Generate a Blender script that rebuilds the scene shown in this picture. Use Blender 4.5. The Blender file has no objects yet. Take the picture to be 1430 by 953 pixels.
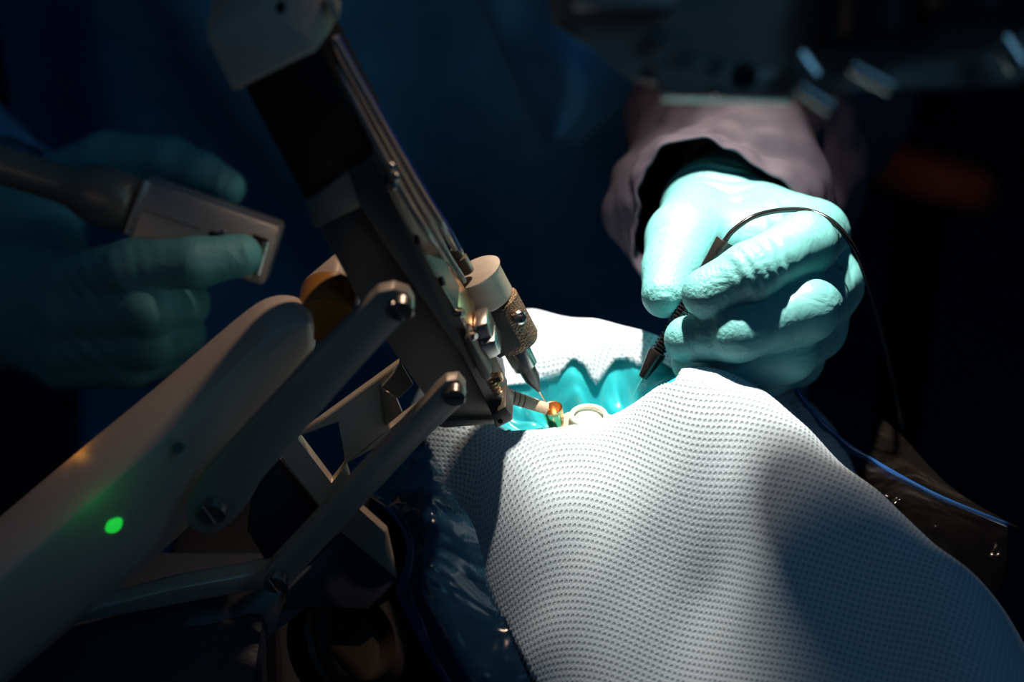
import bpy, bmesh, math, random
import numpy as np
from mathutils import Vector, Matrix, noise
random.seed(4)
SC = bpy.context.scene
COL = SC.collection
PI = math.pi

# ------------------------------------------------------------------ camera
PITCH = math.radians(33)
LENS = 80.0
FPX = LENS / 36.0 * 1430
CAM = Vector((-0.019, -0.590, 1.410))
R = Vector((1, 0, 0))
F = Vector((0, math.cos(PITCH), -math.sin(PITCH)))
U = Vector((0, math.sin(PITCH), math.cos(PITCH)))
cd = bpy.data.cameras.new('camera')
cd.lens = LENS; cd.sensor_width = 36; cd.clip_start = 0.02; cd.clip_end = 30
cd.dof.use_dof = True; cd.dof.focus_distance = 0.70; cd.dof.aperture_fstop = 6.3
cam = bpy.data.objects.new('camera', cd); COL.objects.link(cam)
cam.location = CAM; cam.rotation_euler = (PI / 2 - PITCH, 0, 0)
SC.camera = cam

def at(px, py, d):
    """real point at distance d (m) along the camera axis, seen at photo pixel px,py"""
    return CAM + R * ((px - 715) / FPX * d) - U * ((py - 476.5) / FPX * d) + F * d

def onz(px, py, z):
    """point of the horizontal plane at height z seen at photo pixel px,py"""
    v = R * ((px - 715) / FPX) - U * ((py - 476.5) / FPX) + F
    return CAM + v * ((z - CAM.z) / v.z)

# ------------------------------------------------------------------ light
SC.view_settings.view_transform = 'Standard'; SC.view_settings.look = 'None'
SC.view_settings.exposure = 0.0; SC.view_settings.gamma = 1; SC.view_settings.use_curve_mapping = False
w = bpy.data.worlds.new('dim_room'); SC.world = w; w.use_nodes = True
w.node_tree.nodes['Background'].inputs[0].default_value = (0.10, 0.35, 0.75, 1)
w.node_tree.nodes['Background'].inputs[1].default_value = 0.027

def spot(name, loc, target, power, color, size, blend, radius):
    l = bpy.data.lights.new(name, 'SPOT'); l.energy = power; l.color = color
    l.spot_size = math.radians(size); l.spot_blend = blend; l.shadow_soft_size = radius
    o = bpy.data.objects.new(name, l); COL.objects.link(o)
    o.location = loc; o.rotation_euler = (Vector(target) - Vector(loc)).to_track_quat('-Z', 'Y').to_euler()
    return o
# the microscope's own lamp, shining down beside its objective
LAMP = Vector((0.026, 0.085, 1.32))
spot('microscope_lamp', LAMP, (0.045, 0.024, 1.01), 17.5, (1.0, 0.84, 0.70), 35, 1.0, 0.006)
# dim room light high over the surgeon's side
def area(name, loc, target, power, color, size):
    l = bpy.data.lights.new(name, 'AREA'); l.energy = power; l.color = color; l.size = size
    o = bpy.data.objects.new(name, l); COL.objects.link(o)
    o.location = loc; o.rotation_euler = (Vector(target) - Vector(loc)).to_track_quat('-Z', 'Y').to_euler()
    return o
area('room_light', (0.9, -1.0, 2.5), (-0.1, 0.1, 1.0), 1.6, (0.22, 0.60, 1.0), 0.5)
# the weak outer part of the lamp's beam
spot('lamp_outer_beam', LAMP + Vector((0, 0.01, 0)), (0.01, 0.0, 1.0), 2.5, (1.0, 0.70, 0.50), 68, 1.0, 0.008)

area('side_warm_fill', (-0.75, -0.65, 1.45), (-0.08, -0.02, 1.03), 0.07, (1.0, 0.72, 0.5), 0.3)  # added warm fill from the left for the robot and handle

spot('stool_fill', (0.42, 0.55, 1.9), (0.26, 0.66, 0.80), 0.2, (1.0, 0.75, 0.5), 16, 0.6, 0.03)  # added light that lifts the red seat out of the dark

# ------------------------------------------------------------------ materials
def newmat(name):
    m = bpy.data.materials.new(name); m.use_nodes = True
    nt = m.node_tree; return m, nt, nt.nodes['Principled BSDF']

def mat(name, base, rough=0.5, metal=0.0, bump=0.0, bscale=200, var=0.0, coat=0.0, spec=0.5, stretch=None, sheen=0.0):
    m, nt, b = newmat(name)
    b.inputs['Base Color'].default_value = (*base, 1)
    b.inputs['Roughness'].default_value = rough; b.inputs['Metallic'].default_value = metal
    b.inputs['Coat Weight'].default_value = coat
    b.inputs['Specular IOR Level'].default_value = spec
    if sheen: b.inputs['Sheen Weight'].default_value = sheen
    tc = nt.nodes.new('ShaderNodeTexCoord'); mp = nt.nodes.new('ShaderNodeMapping')
    nt.links.new(tc.outputs['Object'], mp.inputs['Vector'])
    if stretch: mp.inputs['Scale'].default_value = stretch
    n = nt.nodes.new('ShaderNodeTexNoise'); n.inputs['Scale'].default_value = bscale; n.inputs['Detail'].default_value = 4
    nt.links.new(mp.outputs[0], n.inputs['Vector'])
    if bump:
        bp = nt.nodes.new('ShaderNodeBump'); bp.inputs['Strength'].default_value = bump; bp.inputs['Distance'].default_value = 0.001
        nt.links.new(n.outputs['Fac'], bp.inputs['Height']); nt.links.new(bp.outputs[0], b.inputs['Normal'])
    if var:
        rp = nt.nodes.new('ShaderNodeValToRGB')
        rp.color_ramp.elements[0].position = 0.3; rp.color_ramp.elements[1].position = 0.7
        rp.color_ramp.elements[0].color = (*[c * (1 - var) for c in base], 1)
        rp.color_ramp.elements[1].color = (*[min(1, c * (1 + var)) for c in base], 1)
        nt.links.new(n.outputs['Fac'], rp.inputs[0]); nt.links.new(rp.outputs[0], b.inputs['Base Color'])
    return m

M = {}
M['beige'] = mat('beige_plastic', (0.56, 0.47, 0.39), 0.45, bump=0.05, bscale=900)
M['beige_cap'] = mat('beige_cap', (0.60, 0.55, 0.46), 0.35, bump=0.1, bscale=300, var=0.08)
M['bar'] = mat('painted_metal', (0.34, 0.31, 0.27), 0.42, 0.2, bump=0.08, bscale=500, stretch=(1, 1, 0.15))
M['darkmetal'] = mat('anodised_dark', (0.13, 0.118, 0.105), 0.42, 0.3, bump=0.05, bscale=900)
M['rail'] = mat('rail_grey', (0.12, 0.11, 0.10), 0.35, 0.4, bump=0.05, bscale=700)
M['plate'] = mat('grey_plate', (0.22, 0.215, 0.20), 0.4, 0.3)
M['black'] = mat('matt_black', (0.006, 0.006, 0.007), 0.6, spec=0.2)
M['blackgloss'] = mat('gloss_black', (0.010, 0.010, 0.011), 0.22)
M['steel'] = mat('steel', (0.62, 0.60, 0.57), 0.25, 1.0, bump=0.05, bscale=1500)
M['alu'] = mat('brushed_aluminium', (0.60, 0.57, 0.53), 0.42, 0.85, bump=0.15, bscale=700, stretch=(0.12, 1, 1), var=0.05)
M['screw'] = mat('screw_metal', (0.35, 0.33, 0.31), 0.3, 0.9)
M['brass'] = mat('brass', (0.80, 0.52, 0.28), 0.28, 1.0)
M['amber'] = mat('amber_bushing', (0.35, 0.16, 0.03), 0.3)
M['bracket'] = mat('bracket_sheet', (0.62, 0.54, 0.44), 0.45, 0.35, bump=0.1, bscale=1200, var=0.06)
M['navy'] = mat('navy_shroud', (0.016, 0.022, 0.035), 0.5, bump=0.2, bscale=600)
M['tan_tube'] = mat('tan_tube', (0.36, 0.30, 0.23), 0.35, 0.3)
M['gown'] = mat('gown_blue', (0.07, 0.31, 0.58), 0.75, bump=0.25, bscale=60, var=0.12, sheen=0.1)
M['sleeve'] = mat('gown_sleeve_dimmed', (0.050, 0.046, 0.070), 0.75, bump=0.2, bscale=80, var=0.08)  # gown cloth with shade put into its colour, as the lamp overlights this sleeve
M['knit'] = mat('knit_cuff', (0.45, 0.34, 0.28), 0.9, bump=0.6, bscale=900)
M['skin'] = mat('under_layer', (0.05, 0.06, 0.08), 0.8)
M['scope'] = mat('microscope_grey', (0.36, 0.33, 0.28), 0.4, 0.2)
M['red'] = mat('dark_red', (0.85, 0.07, 0.02), 0.6)
M['floor'] = mat('floor_vinyl', (0.02, 0.022, 0.025), 0.5, bscale=5, var=0.2)
M['wall'] = mat('wall_dark', (0.02, 0.022, 0.025), 0.8, bscale=5, var=0.1)
M['table'] = mat('table_pad', (0.012, 0.013, 0.016), 0.6)
M['eye'] = mat('eye_white', (0.50, 0.51, 0.42), 0.2, coat=0.5, bump=0.05, bscale=200, var=0.06)
M['lensring'] = mat('lens_ring', (0.80, 0.74, 0.62), 0.15, coat=0.6)
M['striped'] = None

def glove_mat():
    m, nt, b = newmat('teal_latex')
    L = nt.links; N = nt.nodes
    b.inputs['Base Color'].default_value = (0.14, 0.47, 0.50, 1)
    b.inputs['Roughness'].default_value = 0.48
    b.inputs['Subsurface Weight'].default_value = 0.12
    b.inputs['Subsurface Radius'].default_value = (0.3, 1.0, 1.0)
    b.inputs['Subsurface Scale'].default_value = 0.0025
    tc = N.new('ShaderNodeTexCoord')
    n1 = N.new('ShaderNodeTexNoise'); n1.inputs['Scale'].default_value = 900; n1.inputs['Detail'].default_value = 5
    n2 = N.new('ShaderNodeTexNoise'); n2.inputs['Scale'].default_value = 90; n2.inputs['Detail'].default_value = 3; n2.inputs['Distortion'].default_value = 1.0
    at_ = N.new('ShaderNodeAttribute'); at_.attribute_name = 'powder'
    for n in (n1, n2): L.new(tc.outputs['Object'], n.inputs['Vector'])
    mx = N.new('ShaderNodeMath'); mx.operation = 'MULTIPLY'
    L.new(n1.outputs['Fac'], mx.inputs[0]); L.new(at_.outputs['Fac'], mx.inputs[1])
    bp = N.new('ShaderNodeBump'); bp.inputs['Strength'].default_value = 0.5; bp.inputs['Distance'].default_value = 0.0012
    L.new(mx.outputs[0], bp.inputs['Height'])
    bp2 = N.new('ShaderNodeBump'); bp2.inputs['Strength'].default_value = 0.25; bp2.inputs['Distance'].default_value = 0.004
    L.new(n2.outputs['Fac'], bp2.inputs['Height']); L.new(bp.outputs[0], bp2.inputs['Normal'])
    L.new(bp2.outputs[0], b.inputs['Normal'])
    return m
M['glove'] = glove_mat()

def rubber_mat():
    m, nt, b = newmat('teal_film')
    b.inputs['Base Color'].default_value = (0.02, 0.40, 0.48, 1)
    b.inputs['Roughness'].default_value = 0.28
    b.inputs['Coat Weight'].default_value = 0.4
    return m
M['film_teal'] = rubber_mat()

def drape_mat():
    m, nt, b = newmat('nonwoven_drape')
    N = nt.nodes; L = nt.links
    b.inputs['Roughness'].default_value = 0.8
    b.inputs['Specular IOR Level'].default_value = 0.15
    uv = N.new('ShaderNodeUVMap'); uv.uv_map = 'UVMap'
    mp = N.new('ShaderNodeMapping'); mp.inputs['Rotation'].default_value = (0, 0, math.radians(-20))
    mp.inputs['Scale'].default_value = (2 * PI / 0.0024,) * 3
    L.new(uv.outputs[0], mp.inputs[0])
    sp = N.new('ShaderNodeSeparateXYZ'); L.new(mp.outputs[0], sp.inputs[0])
    def mth(op, a, c=None, v=None):
        n = N.new('ShaderNodeMath'); n.operation = op; L.new(a, n.inputs[0])
        if c is not None: L.new(c, n.inputs[1])
        if v is not None: n.inputs[1].default_value = v
        return n.outputs[0]
    sx = mth('SINE', sp.outputs[0]); sy = mth('SINE', mth('MULTIPLY', sp.outputs[1], v=0.92))
    pr = mth('MULTIPLY', sx, sy)                      # staggered dots
    mr = N.new('ShaderNodeMapRange'); mr.inputs[1].default_value = 0.12; mr.inputs[2].default_value = 0.62
    mr.interpolation_type = 'SMOOTHSTEP'; L.new(pr, mr.inputs[0])
    no = N.new('ShaderNodeTexNoise'); no.inputs['Scale'].default_value = 1500; no.inputs['Detail'].default_value = 3
    L.new(uv.outputs[0], no.inputs['Vector'])
    mixc = N.new('ShaderNodeMix'); mixc.data_type = 'RGBA'
    mixc.inputs[6].default_value = (0.56, 0.72, 0.84, 1); mixc.inputs[7].default_value = (0.36, 0.50, 0.62, 1)
    L.new(mr.outputs[0], mixc.inputs[0]); L.new(mixc.outputs[2], b.inputs['Base Color'])
    hgt = mth('ADD', mth('MULTIPLY', mr.outputs[0], v=-1.0), mth('MULTIPLY', no.outputs['Fac'], v=0.35))
    bp = N.new('ShaderNodeBump'); bp.inputs['Strength'].default_value = 0.7; bp.inputs['Distance'].default_value = 0.0006
    L.new(hgt, bp.inputs['Height']); L.new(bp.outputs[0], b.inputs['Normal'])
    return m
M['drape'] = drape_mat()

def film_mat(name, tint, opac, rough=0.12):
    m, nt, b = newmat(name)
    N = nt.nodes; L = nt.links
    tr = N.new('ShaderNodeBsdfTransparent'); tr.inputs[0].default_value = (*[0.75 + 0.25 * c for c in tint], 1)
    b.inputs['Base Color'].default_value = (*tint, 1); b.inputs['Roughness'].default_value = rough
    fr = N.new('ShaderNodeLayerWeight'); fr.inputs['Blend'].default_value = 0.3
    ad = N.new('ShaderNodeMath'); ad.operation = 'MULTIPLY_ADD'; ad.use_clamp = True
    L.new(fr.outputs['Fresnel'], ad.inputs[0]); ad.inputs[1].default_value = 0.8; ad.inputs[2].default_value = opac
    mx = N.new('ShaderNodeMixShader'); L.new(ad.outputs[0], mx.inputs[0]); L.new(tr.outputs[0], mx.inputs[1]); L.new(b.outputs[0], mx.inputs[2])
    no = N.new('ShaderNodeTexNoise'); no.inputs['Scale'].default_value = 35; no.inputs['Distortion'].default_value = 1.5
    tc = N.new('ShaderNodeTexCoord'); L.new(tc.outputs['Object'], no.inputs['Vector'])
    bp = N.new('ShaderNodeBump'); bp.inputs['Strength'].default_value = 0.8; bp.inputs['Distance'].default_value = 0.008
    L.new(no.outputs['Fac'], bp.inputs['Height']); L.new(bp.outputs[0], b.inputs['Normal']); L.new(bp.outputs[0], fr.inputs['Normal'])
    L.new(mx.outputs[0], N['Material Output'].inputs[0])
    return m
M['film'] = film_mat('clear_film', (0.045, 0.040, 0.036), 0.05)
M['film_blue'] = film_mat('blue_film', (0.02, 0.085, 0.19), 0.45, 0.15)
M['blue_edge'] = mat('blue_edge', (0.012, 0.08, 0.27), 0.25, coat=0.5)

def tube_mat():
    m, nt, b = newmat('clear_tubing')
    b.inputs['Base Color'].default_value = (0.5, 0.5, 0.5, 1); b.inputs['Roughness'].default_value = 0.12
    b.inputs['Transmission Weight'].default_value = 0.35; b.inputs['IOR'].default_value = 1.4
    return m
M['tubing'] = tube_mat()
M['fitting'] = mat('fitting_smoke', (0.22, 0.20, 0.15), 0.2, coat=0.4)

def knurl_mat():
    m, nt, b = newmat('knurled_bronze')
    N = nt.nodes; L = nt.links
    b.inputs['Base Color'].default_value = (0.24, 0.165, 0.11, 1); b.inputs['Roughness'].default_value = 0.5; b.inputs['Metallic'].default_value = 0.5
    tc = N.new('ShaderNodeTexCoord'); no = N.new('ShaderNodeTexVoronoi'); no.inputs['Scale'].default_value = 1400
    L.new(tc.outputs['Object'], no.inputs['Vector'])
    bp = N.new('ShaderNodeBump'); bp.inputs['Strength'].default_value = 0.9; bp.inputs['Distance'].default_value = 0.0006
    L.new(no.outputs['Distance'], bp.inputs['Height']); L.new(bp.outputs[0], b.inputs['Normal'])
    return m
M['knurl'] = knurl_mat()

def emit_mat(name, col, s):
    m, nt, b = newmat(name)
    b.inputs['Base Color'].default_value = (*col, 1); b.inputs['Emission Color'].default_value = (*col, 1); b.inputs['Emission Strength'].default_value = s
    return m
M['led'] = emit_mat('green_led', (0.02, 1.0, 0.08), 0.5)

# ------------------------------------------------------------------ helpers
def thing(name, label, cat, loc, group=None):
    o = bpy.data.objects.new(name, None); COL.objects.link(o); o.location = loc
    o.empty_display_size = 0.02
    o['label'] = label; o['category'] = cat
    if group: o['group'] = group
    return o

def rootof(p):
    while p.parent: p = p.parent
    return p

def link_mesh(name, me, m, parent=None, label=None, smooth=None):
    if parent is not None:
        me.transform(Matrix.Translation(-rootof(parent).location))
    if m: me.materials.append(m)
    o = bpy.data.objects.new(name, me); COL.objects.link(o)
    if parent is not None: o.parent = parent
    if label: o['label'] = label
    if smooth is not None:
        for p in me.polygons: p.use_smooth = True
        if smooth < 180:
            me.set_sharp_from_angle(angle=math.radians(smooth))
    return o

def obj(name, bm, m, parent=None, label=None, smooth=35):
    bmesh.ops.recalc_face_normals(bm, faces=bm.faces)
    me = bpy.data.meshes.new(name); bm.to_mesh(me); bm.free()
    return link_mesh(name, me, m, parent, label, smooth)

def centre_origin(o):
    """put a top-level mesh's origin at its base centre"""
    vs = [v.co for v in o.data.vertices]
    c = Vector(((min(v.x for v in vs) + max(v.x for v in vs)) / 2, (min(v.y for v in vs) + max(v.y for v in vs)) / 2, min(v.z for v in vs)))
    o.data.transform(Matrix.Translation(-c)); o.location = c

def tag(o, label, cat, group=None):
    o['label'] = label; o['category'] = cat
    if group: o['group'] = group
    centre_origin(o); return o

def prism(bm, pts, ext, bevel=0.0, seg=2):
    a = [bm.verts.new(p) for p in pts]; b = [bm.verts.new(Vector(p) + ext) for p in pts]
    n = len(pts); fs = [bm.faces.new(a), bm.faces.new(b[::-1])]
    for i in range(n): fs.append(bm.faces.new((a[i], b[i], b[(i + 1) % n], a[(i + 1) % n])))
    if bevel:
        es = set(e for f in fs for e in f.edges)
        bmesh.ops.bevel(bm, geom=list(es), offset=bevel, segments=seg, affect='EDGES', profile=0.5, clamp_overlap=True)

def pp(pxs, d): return [at(x, y, d) for x, y in pxs]

def frame(axis, hint=None):
    a = Vector(axis).normalized()
    h = Vector(hint) if hint is not None else (Vector((0, 0, 1)) if abs(a.z) < 0.9 else Vector((1, 0, 0)))
    x = (h - a * h.dot(a)).normalized(); y = a.cross(x)
    return x, y, a

def box(bm, c, x, y, z, bevel=0.0):
    """box about c with half-extent vectors x,y,z"""
    c, x, y, z = Vector(c), Vector(x), Vector(y), Vector(z)
    prism(bm, [c - x - y - z, c + x - y - z, c + x + y - z, c - x + y - z], z * 2, bevel)

def lathe(bm, p, axis, prof, seg=28, hint=None):
    x, y, a = frame(axis, hint); p = Vector(p); rings = []
    for t, r in prof:
        rings.append([bm.verts.new(p + a * t + (x * math.cos(k * 2 * PI / seg) + y * math.sin(k * 2 * PI / seg)) * max(r, 1e-5)) for k in range(seg)])
    for i in range(len(rings) - 1):
        for k in range(seg):
            bm.faces.new((rings[i][k], rings[i][(k + 1) % seg], rings[i + 1][(k + 1) % seg], rings[i + 1][k]))
    bm.faces.new(rings[0][::-1]); bm.faces.new(rings[-1])

def spline(pts, n=8):
    P = [Vector(p) for p in pts]; P = [2 * P[0] - P[1]] + P + [2 * P[-1] - P[-2]]; out = []
    for i in range(1, len(P) - 2):
        for k in range(n):
            t = k / n
            out.append(0.5 * ((2 * P[i]) + (P[i + 1] - P[i - 1]) * t + (2 * P[i - 1] - 5 * P[i] + 4 * P[i + 1] - P[i + 2]) * t * t + (3 * P[i] - P[i - 1] - 3 * P[i + 1] + P[i + 2]) * t ** 3))
    out.append(P[-2]); return out

def tube(bm, pts, r, seg=10, caps=True, flat=None):
    n = len(pts); P = [Vector(p) for p in pts]; rings = []
    tx = None
    for i in range(n):
        t = (P[min(i + 1, n - 1)] - P[max(i - 1, 0)]).normalized()
        if tx is None: tx = frame(t)[0]
        tx = (tx - t * tx.dot(t)).normalized(); ty = t.cross(tx)
        rr = r[i] if hasattr(r, '__len__') else r
        rings.append([bm.verts.new(P[i] + (tx * math.cos(k * 2 * PI / seg) + ty * math.sin(k * 2 * PI / seg)) * rr) for k in range(seg)])
    for i in range(n - 1):
        for k in range(seg):
            bm.faces.new((rings[i][k], rings[i][(k + 1) % seg], rings[i + 1][(k + 1) % seg], rings[i + 1][k]))
    if caps: bm.faces.new(rings[0][::-1]); bm.faces.new(rings[-1])
    return rings

def grid(bm, rows):
    V = [[bm.verts.new(p) for p in r] for r in rows]
    for i in range(len(V) - 1):
        for j in range(len(V[0]) - 1):
            bm.faces.new((V[i][j], V[i][j + 1], V[i + 1][j + 1], V[i + 1][j]))
    return V

def slotted_screw(name, c, axis, r, h, slot_dir, parent, m=None, label=None):
    """round head with a cut slot: base disc and two raised half discs"""
    bm = bmesh.new(); x, y, a = frame(axis, slot_dir); c = Vector(c)
    lathe(bm, c, a, [(0, r), (h * 0.55, r)], 24)
    g = r * 0.13
    for s in (1, -1):
        pts = []
        t0 = math.asin(g / r)
        for k in range(11):
            t = t0 + (PI - 2 * t0) * k / 10
            pts.append(c + a * h * 0.5 + x * (r * math.cos(t)) * 0.98 + y * s * (r * math.sin(t)) * 0.98)
        prism(bm, pts, a * h * 0.5, bevel=r * 0.06, seg=1)
    return obj(name, bm, m or M['screw'], parent, label)

# ---- signed-distance modelling for hands and bodies
def round_cone(P, a, b, r1, r2):
    ba = b - a; l2 = ba @ ba; rr = r1 - r2; a2 = l2 - rr * rr
    if a2 <= 1e-12: return np.linalg.norm(P - a, axis=-1) - max(r1, r2)
    il2 = 1 / l2
    pa = P - a; y = pa @ ba; z = y - l2
    q = pa * l2 - y[..., None] * ba; x2 = np.einsum('...i,...i->...', q, q)
    y2 = y * y * l2; z2 = z * z * l2
    k = np.sign(rr) * rr * rr * x2
    d = (np.sqrt(x2 * a2 * il2) + y * rr) * il2 - r1
    c1 = np.sign(z) * a2 * z2 > k; c2 = np.sign(y) * a2 * y2 < k
    d = np.where(c2, np.sqrt(x2 + y2) * il2 - r1, d)
    d = np.where(c1, np.sqrt(x2 + z2) * il2 - r2, d)
    return d

def smin(a, b, k):
    h = np.clip(0.5 + 0.5 * (b - a) / k, 0, 1)
    return b + (a - b) * h - k * h * (1 - h)

class Field:
    def __init__(s, lo, hi, h):
        s.lo = np.array(lo, float); s.h = h
        s.n = np.ceil((np.array(hi) - s.lo) / h).astype(int) + 1
        s.ax = [s.lo[i] + h * np.arange(s.n[i]) for i in range(3)]
        s.f = np.full(s.n, 0.05)
    def empty(s): return np.full(s.n, 0.05)
    def sub(s, lo, hi):
        i0 = np.clip(((lo - s.lo) / s.h).astype(int), 0, s.n); i1 = np.clip(((hi - s.lo) / s.h).astype(int) + 2, 0, s.n)
        sl = tuple(slice(i0[i], i1[i]) for i in range(3))
        P = np.stack(np.meshgrid(*[s.ax[i][sl[i]] for i in range(3)], indexing='ij'), -1)
        return sl, P
    def cone(s, f, a, b, r1, r2, k):
        a = np.array(a, float); b = np.array(b, float); m = max(r1, r2) + 0.014
        sl, P = s.sub(np.minimum(a, b) - m, np.maximum(a, b) + m)
        if P.size == 0: return
        f[sl] = smin(f[sl], round_cone(P, a, b, r1, r2), k)
    def mesh(s, f):
        ins = f < 0
        nx, ny, nz = s.n
        cs = tuple(v - 1 for v in s.n)
        cnt = np.zeros(cs, int)
        C = {}
        for dx in (0, 1):
            for dy in (0, 1):
                for dz in (0, 1):
                    C[dx, dy, dz] = (slice(dx, nx - 1 + dx), slice(dy, ny - 1 + dy), slice(dz, nz - 1 + dz))
                    cnt += ins[C[dx, dy, dz]]
        cell = (cnt > 0) & (cnt < 8); idx = np.full(cs, -1); nv = int(cell.sum()); idx[cell] = np.arange(nv)
        ijk = np.argwhere(cell).astype(float)
        acc = np.zeros((nv, 3)); ne = np.zeros(nv)
        vals = {k: f[C[k]][cell] for k in C}
        for a in range(3):
            for u in (0, 1):
                for v in (0, 1):
                    k0 = [0, 0, 0]; k1 = [0, 0, 0]
                    o = [i for i in range(3) if i != a]
                    k0[o[0]] = k1[o[0]] = u; k0[o[1]] = k1[o[1]] = v; k1[a] = 1
                    v0, v1 = vals[tuple(k0)], vals[tuple(k1)]
                    cr = (v0 < 0) != (v1 < 0)
                    t = np.where(cr, v0 / np.where(cr, v0 - v1, 1), 0)
                    p = np.tile(np.array(k0, float), (nv, 1)); p[:, a] += t
                    acc[cr] += p[cr]; ne[cr] += 1
        V = s.lo + s.h * (ijk + acc / ne[:, None])
        Q = []
        for a in range(3):
            o = [i for i in range(3) if i != a]
            s0 = [slice(None)] * 3; s1 = [slice(None)] * 3; s0[a] = slice(0, -1); s1[a] = slice(1, None)
            for q in o: s0[q] = s1[q] = slice(1, -1)
            A, B = ins[tuple(s0)], ins[tuple(s1)]
            e = np.argwhere(A != B); fl = A[A != B]
            g = e.copy()
            for q in o: g[:, q] += 1
            def c(d0, d1):
                h = g.copy(); h[:, o[0]] -= d0; h[:, o[1]] -= d1
                return idx[h[:, 0], h[:, 1], h[:, 2]]
            quad = np.stack([c(1, 1), c(0, 1), c(0, 0), c(1, 0)], 1)
            flip = fl if a != 1 else ~fl
            quad[~flip] = quad[~flip][:, ::-1]
            Q.append(quad)
        Q = np.concatenate(Q); Q = Q[(Q >= 0).all(1)]
        return V, Q

def mesh_np(name, V, Q):
    me = bpy.data.meshes.new(name)
    me.vertices.add(len(V)); me.vertices.foreach_set('co', V.astype(np.float32).ravel())
    me.loops.add(Q.size); me.loops.foreach_set('vertex_index', Q.astype(np.int32).ravel())
    me.polygons.add(len(Q)); me.polygons.foreach_set('loop_start', (np.arange(len(Q)) * Q.shape[1]).astype(np.int32))
    me.polygons.foreach_set('use_smooth', np.ones(len(Q), bool))
    me.update(calc_edges=True); me.validate()
    return me

def relax(V, Q, it=2, f=0.5):
    n = len(V); E = np.concatenate([Q[:, [0, 1]], Q[:, [1, 2]], Q[:, [2, 3]], Q[:, [3, 0]]])
    for _ in range(it):
        acc = np.zeros_like(V); c = np.zeros(n)
        for i in range(3):
            acc[:, i] = np.bincount(E[:, 0], V[E[:, 1], i], n) + np.bincount(E[:, 1], V[E[:, 0], i], n)
        c = np.bincount(E[:, 0], minlength=n) + np.bincount(E[:, 1], minlength=n)
        V = V + f * (acc / np.maximum(c, 1)[:, None] - V)
    return V

# ------------------------------------------------------------------ the setting
def struct(name, bm, m):
    o = obj(name, bm, m); o['kind'] = 'structure'; return o
bm = bmesh.new(); box(bm, (0, 1.0, -0.05), (3, 0, 0), (0, 3, 0), (0, 0, 0.05)); struct('floor', bm, M['floor'])
bm = bmesh.new(); box(bm, (0, 3.5, 1.4), (3, 0, 0), (0, 0.05, 0), (0, 0, 1.5)); struct('wall_back', bm, M['wall'])

# operating table under the drape
t = thing('operating_table', 'black padded operating table hidden under the draped patient', 'table', (0.05, -0.25, 0))
bm = bmesh.new(); box(bm, (-0.015, -0.35, 0.865), (0.13, 0, 0), (0, 0.45, 0), (0, 0, 0.035), 0.012); obj('table_pad', bm, M['table'], t)
bm = bmesh.new(); box(bm, (-0.03, -0.35, 0.805), (0.13, 0, 0), (0, 0.42, 0), (0, 0, 0.025), 0.006); obj('table_frame', bm, M['darkmetal'], t)
bm = bmesh.new(); box(bm, (0.05, -0.3, 0.42), (0.09, 0, 0), (0, 0.12, 0), (0, 0, 0.36), 0.01); obj('pedestal', bm, M['darkmetal'], t)
bm = bmesh.new(); box(bm, (0.05, -0.3, 0.03), (0.18, 0, 0), (0, 0.32, 0), (0, 0, 0.03), 0.01); obj('table_base', bm, M['darkmetal'], t)

# ------------------------------------------------------------------ drape (height field through measured points)
def tps(cx, cz, qx, lam=0.0):
    def ph(r2): return 0.5 * r2 * np.log(r2 + 1e-12)
    n = len(cx); d2 = ((cx[:, None] - cx[None]) ** 2).sum(-1)
    A = np.zeros((n + 3, n + 3)); A[:n, :n] = ph(d2) + lam * np.eye(n); A[:n, n] = 1; A[:n, n + 1:] = cx; A[n, :n] = 1; A[n + 1:, :n] = cx.T
    s = np.linalg.solve(A, np.concatenate([cz, np.zeros(3)]))
    d2 = ((qx[:, None] - cx[None]) ** 2).sum(-1)
    return ph(d2) @ s[:n] + s[n] + qx @ s[n + 1:]
# (px, py, height)
DP = [
 # near rim of the opening, left to right, up to the ridge beside the hand
 (600, 592, .996), (640, 598, .998), (690, 608, .999), (745, 601, 1.001), (800, 593, 1.002), (850, 583, 1.004), (885, 564, 1.011), (915, 542, 1.019), (950, 520, 1.026), (985, 518, 1.027), (1030, 530, 1.025), (1070, 548, 1.022),
 # just below the rim
 (620, 640, .989), (700, 650, .996), (780, 650, .998), (860, 640, 1.003), (930, 600, 1.015), (1000, 590, 1.020), (1080, 610, 1.017), (1130, 602, 1.015),
 (650, 720, .980), (730, 730, .988), (830, 740, .990), (920, 720, .997), (1000, 700, 1.003), (1100, 690, 1.007), (1190, 660, 1.007), (1230, 690, 1.004),
 (690, 820, .969), (780, 840, .974), (880, 840, .977), (980, 830, .980), (1080, 810, .990), (1200, 780, .996), (1320, 770, .994),
 (730, 930, .957), (830, 950, .960), (950, 950, .962), (1100, 940, .972), (1250, 920, .980), (1400, 850, .983),
 (760, 1080, .935), (950, 1100, .945), (1200, 1100, .955), (1450, 1000, .967),
 # far side of the opening
 (600, 545, .990), (660, 535, .992), (710, 540, .996), (765, 510, 1.000), (820, 510, 1.000), (870, 495, 1.000), (905, 494, 1.001),
 (700, 480, .998), (760, 470, 1.003), (830, 480, 1.004), (900, 478, 1.004),
 (740, 432, 1.006), (830, 445, 1.007), (915, 466, 1.004), (640, 460, .990),
 # inside the opening (cut away)
 (760, 560, .990), (840, 550, .990), (900, 530, .995), (950, 505, 1.000),
]
wp = [onz(*p) for p in DP]
cx = [[p.x, p.y] for p in wp]; cz = [p.z for p in wp]
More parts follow.
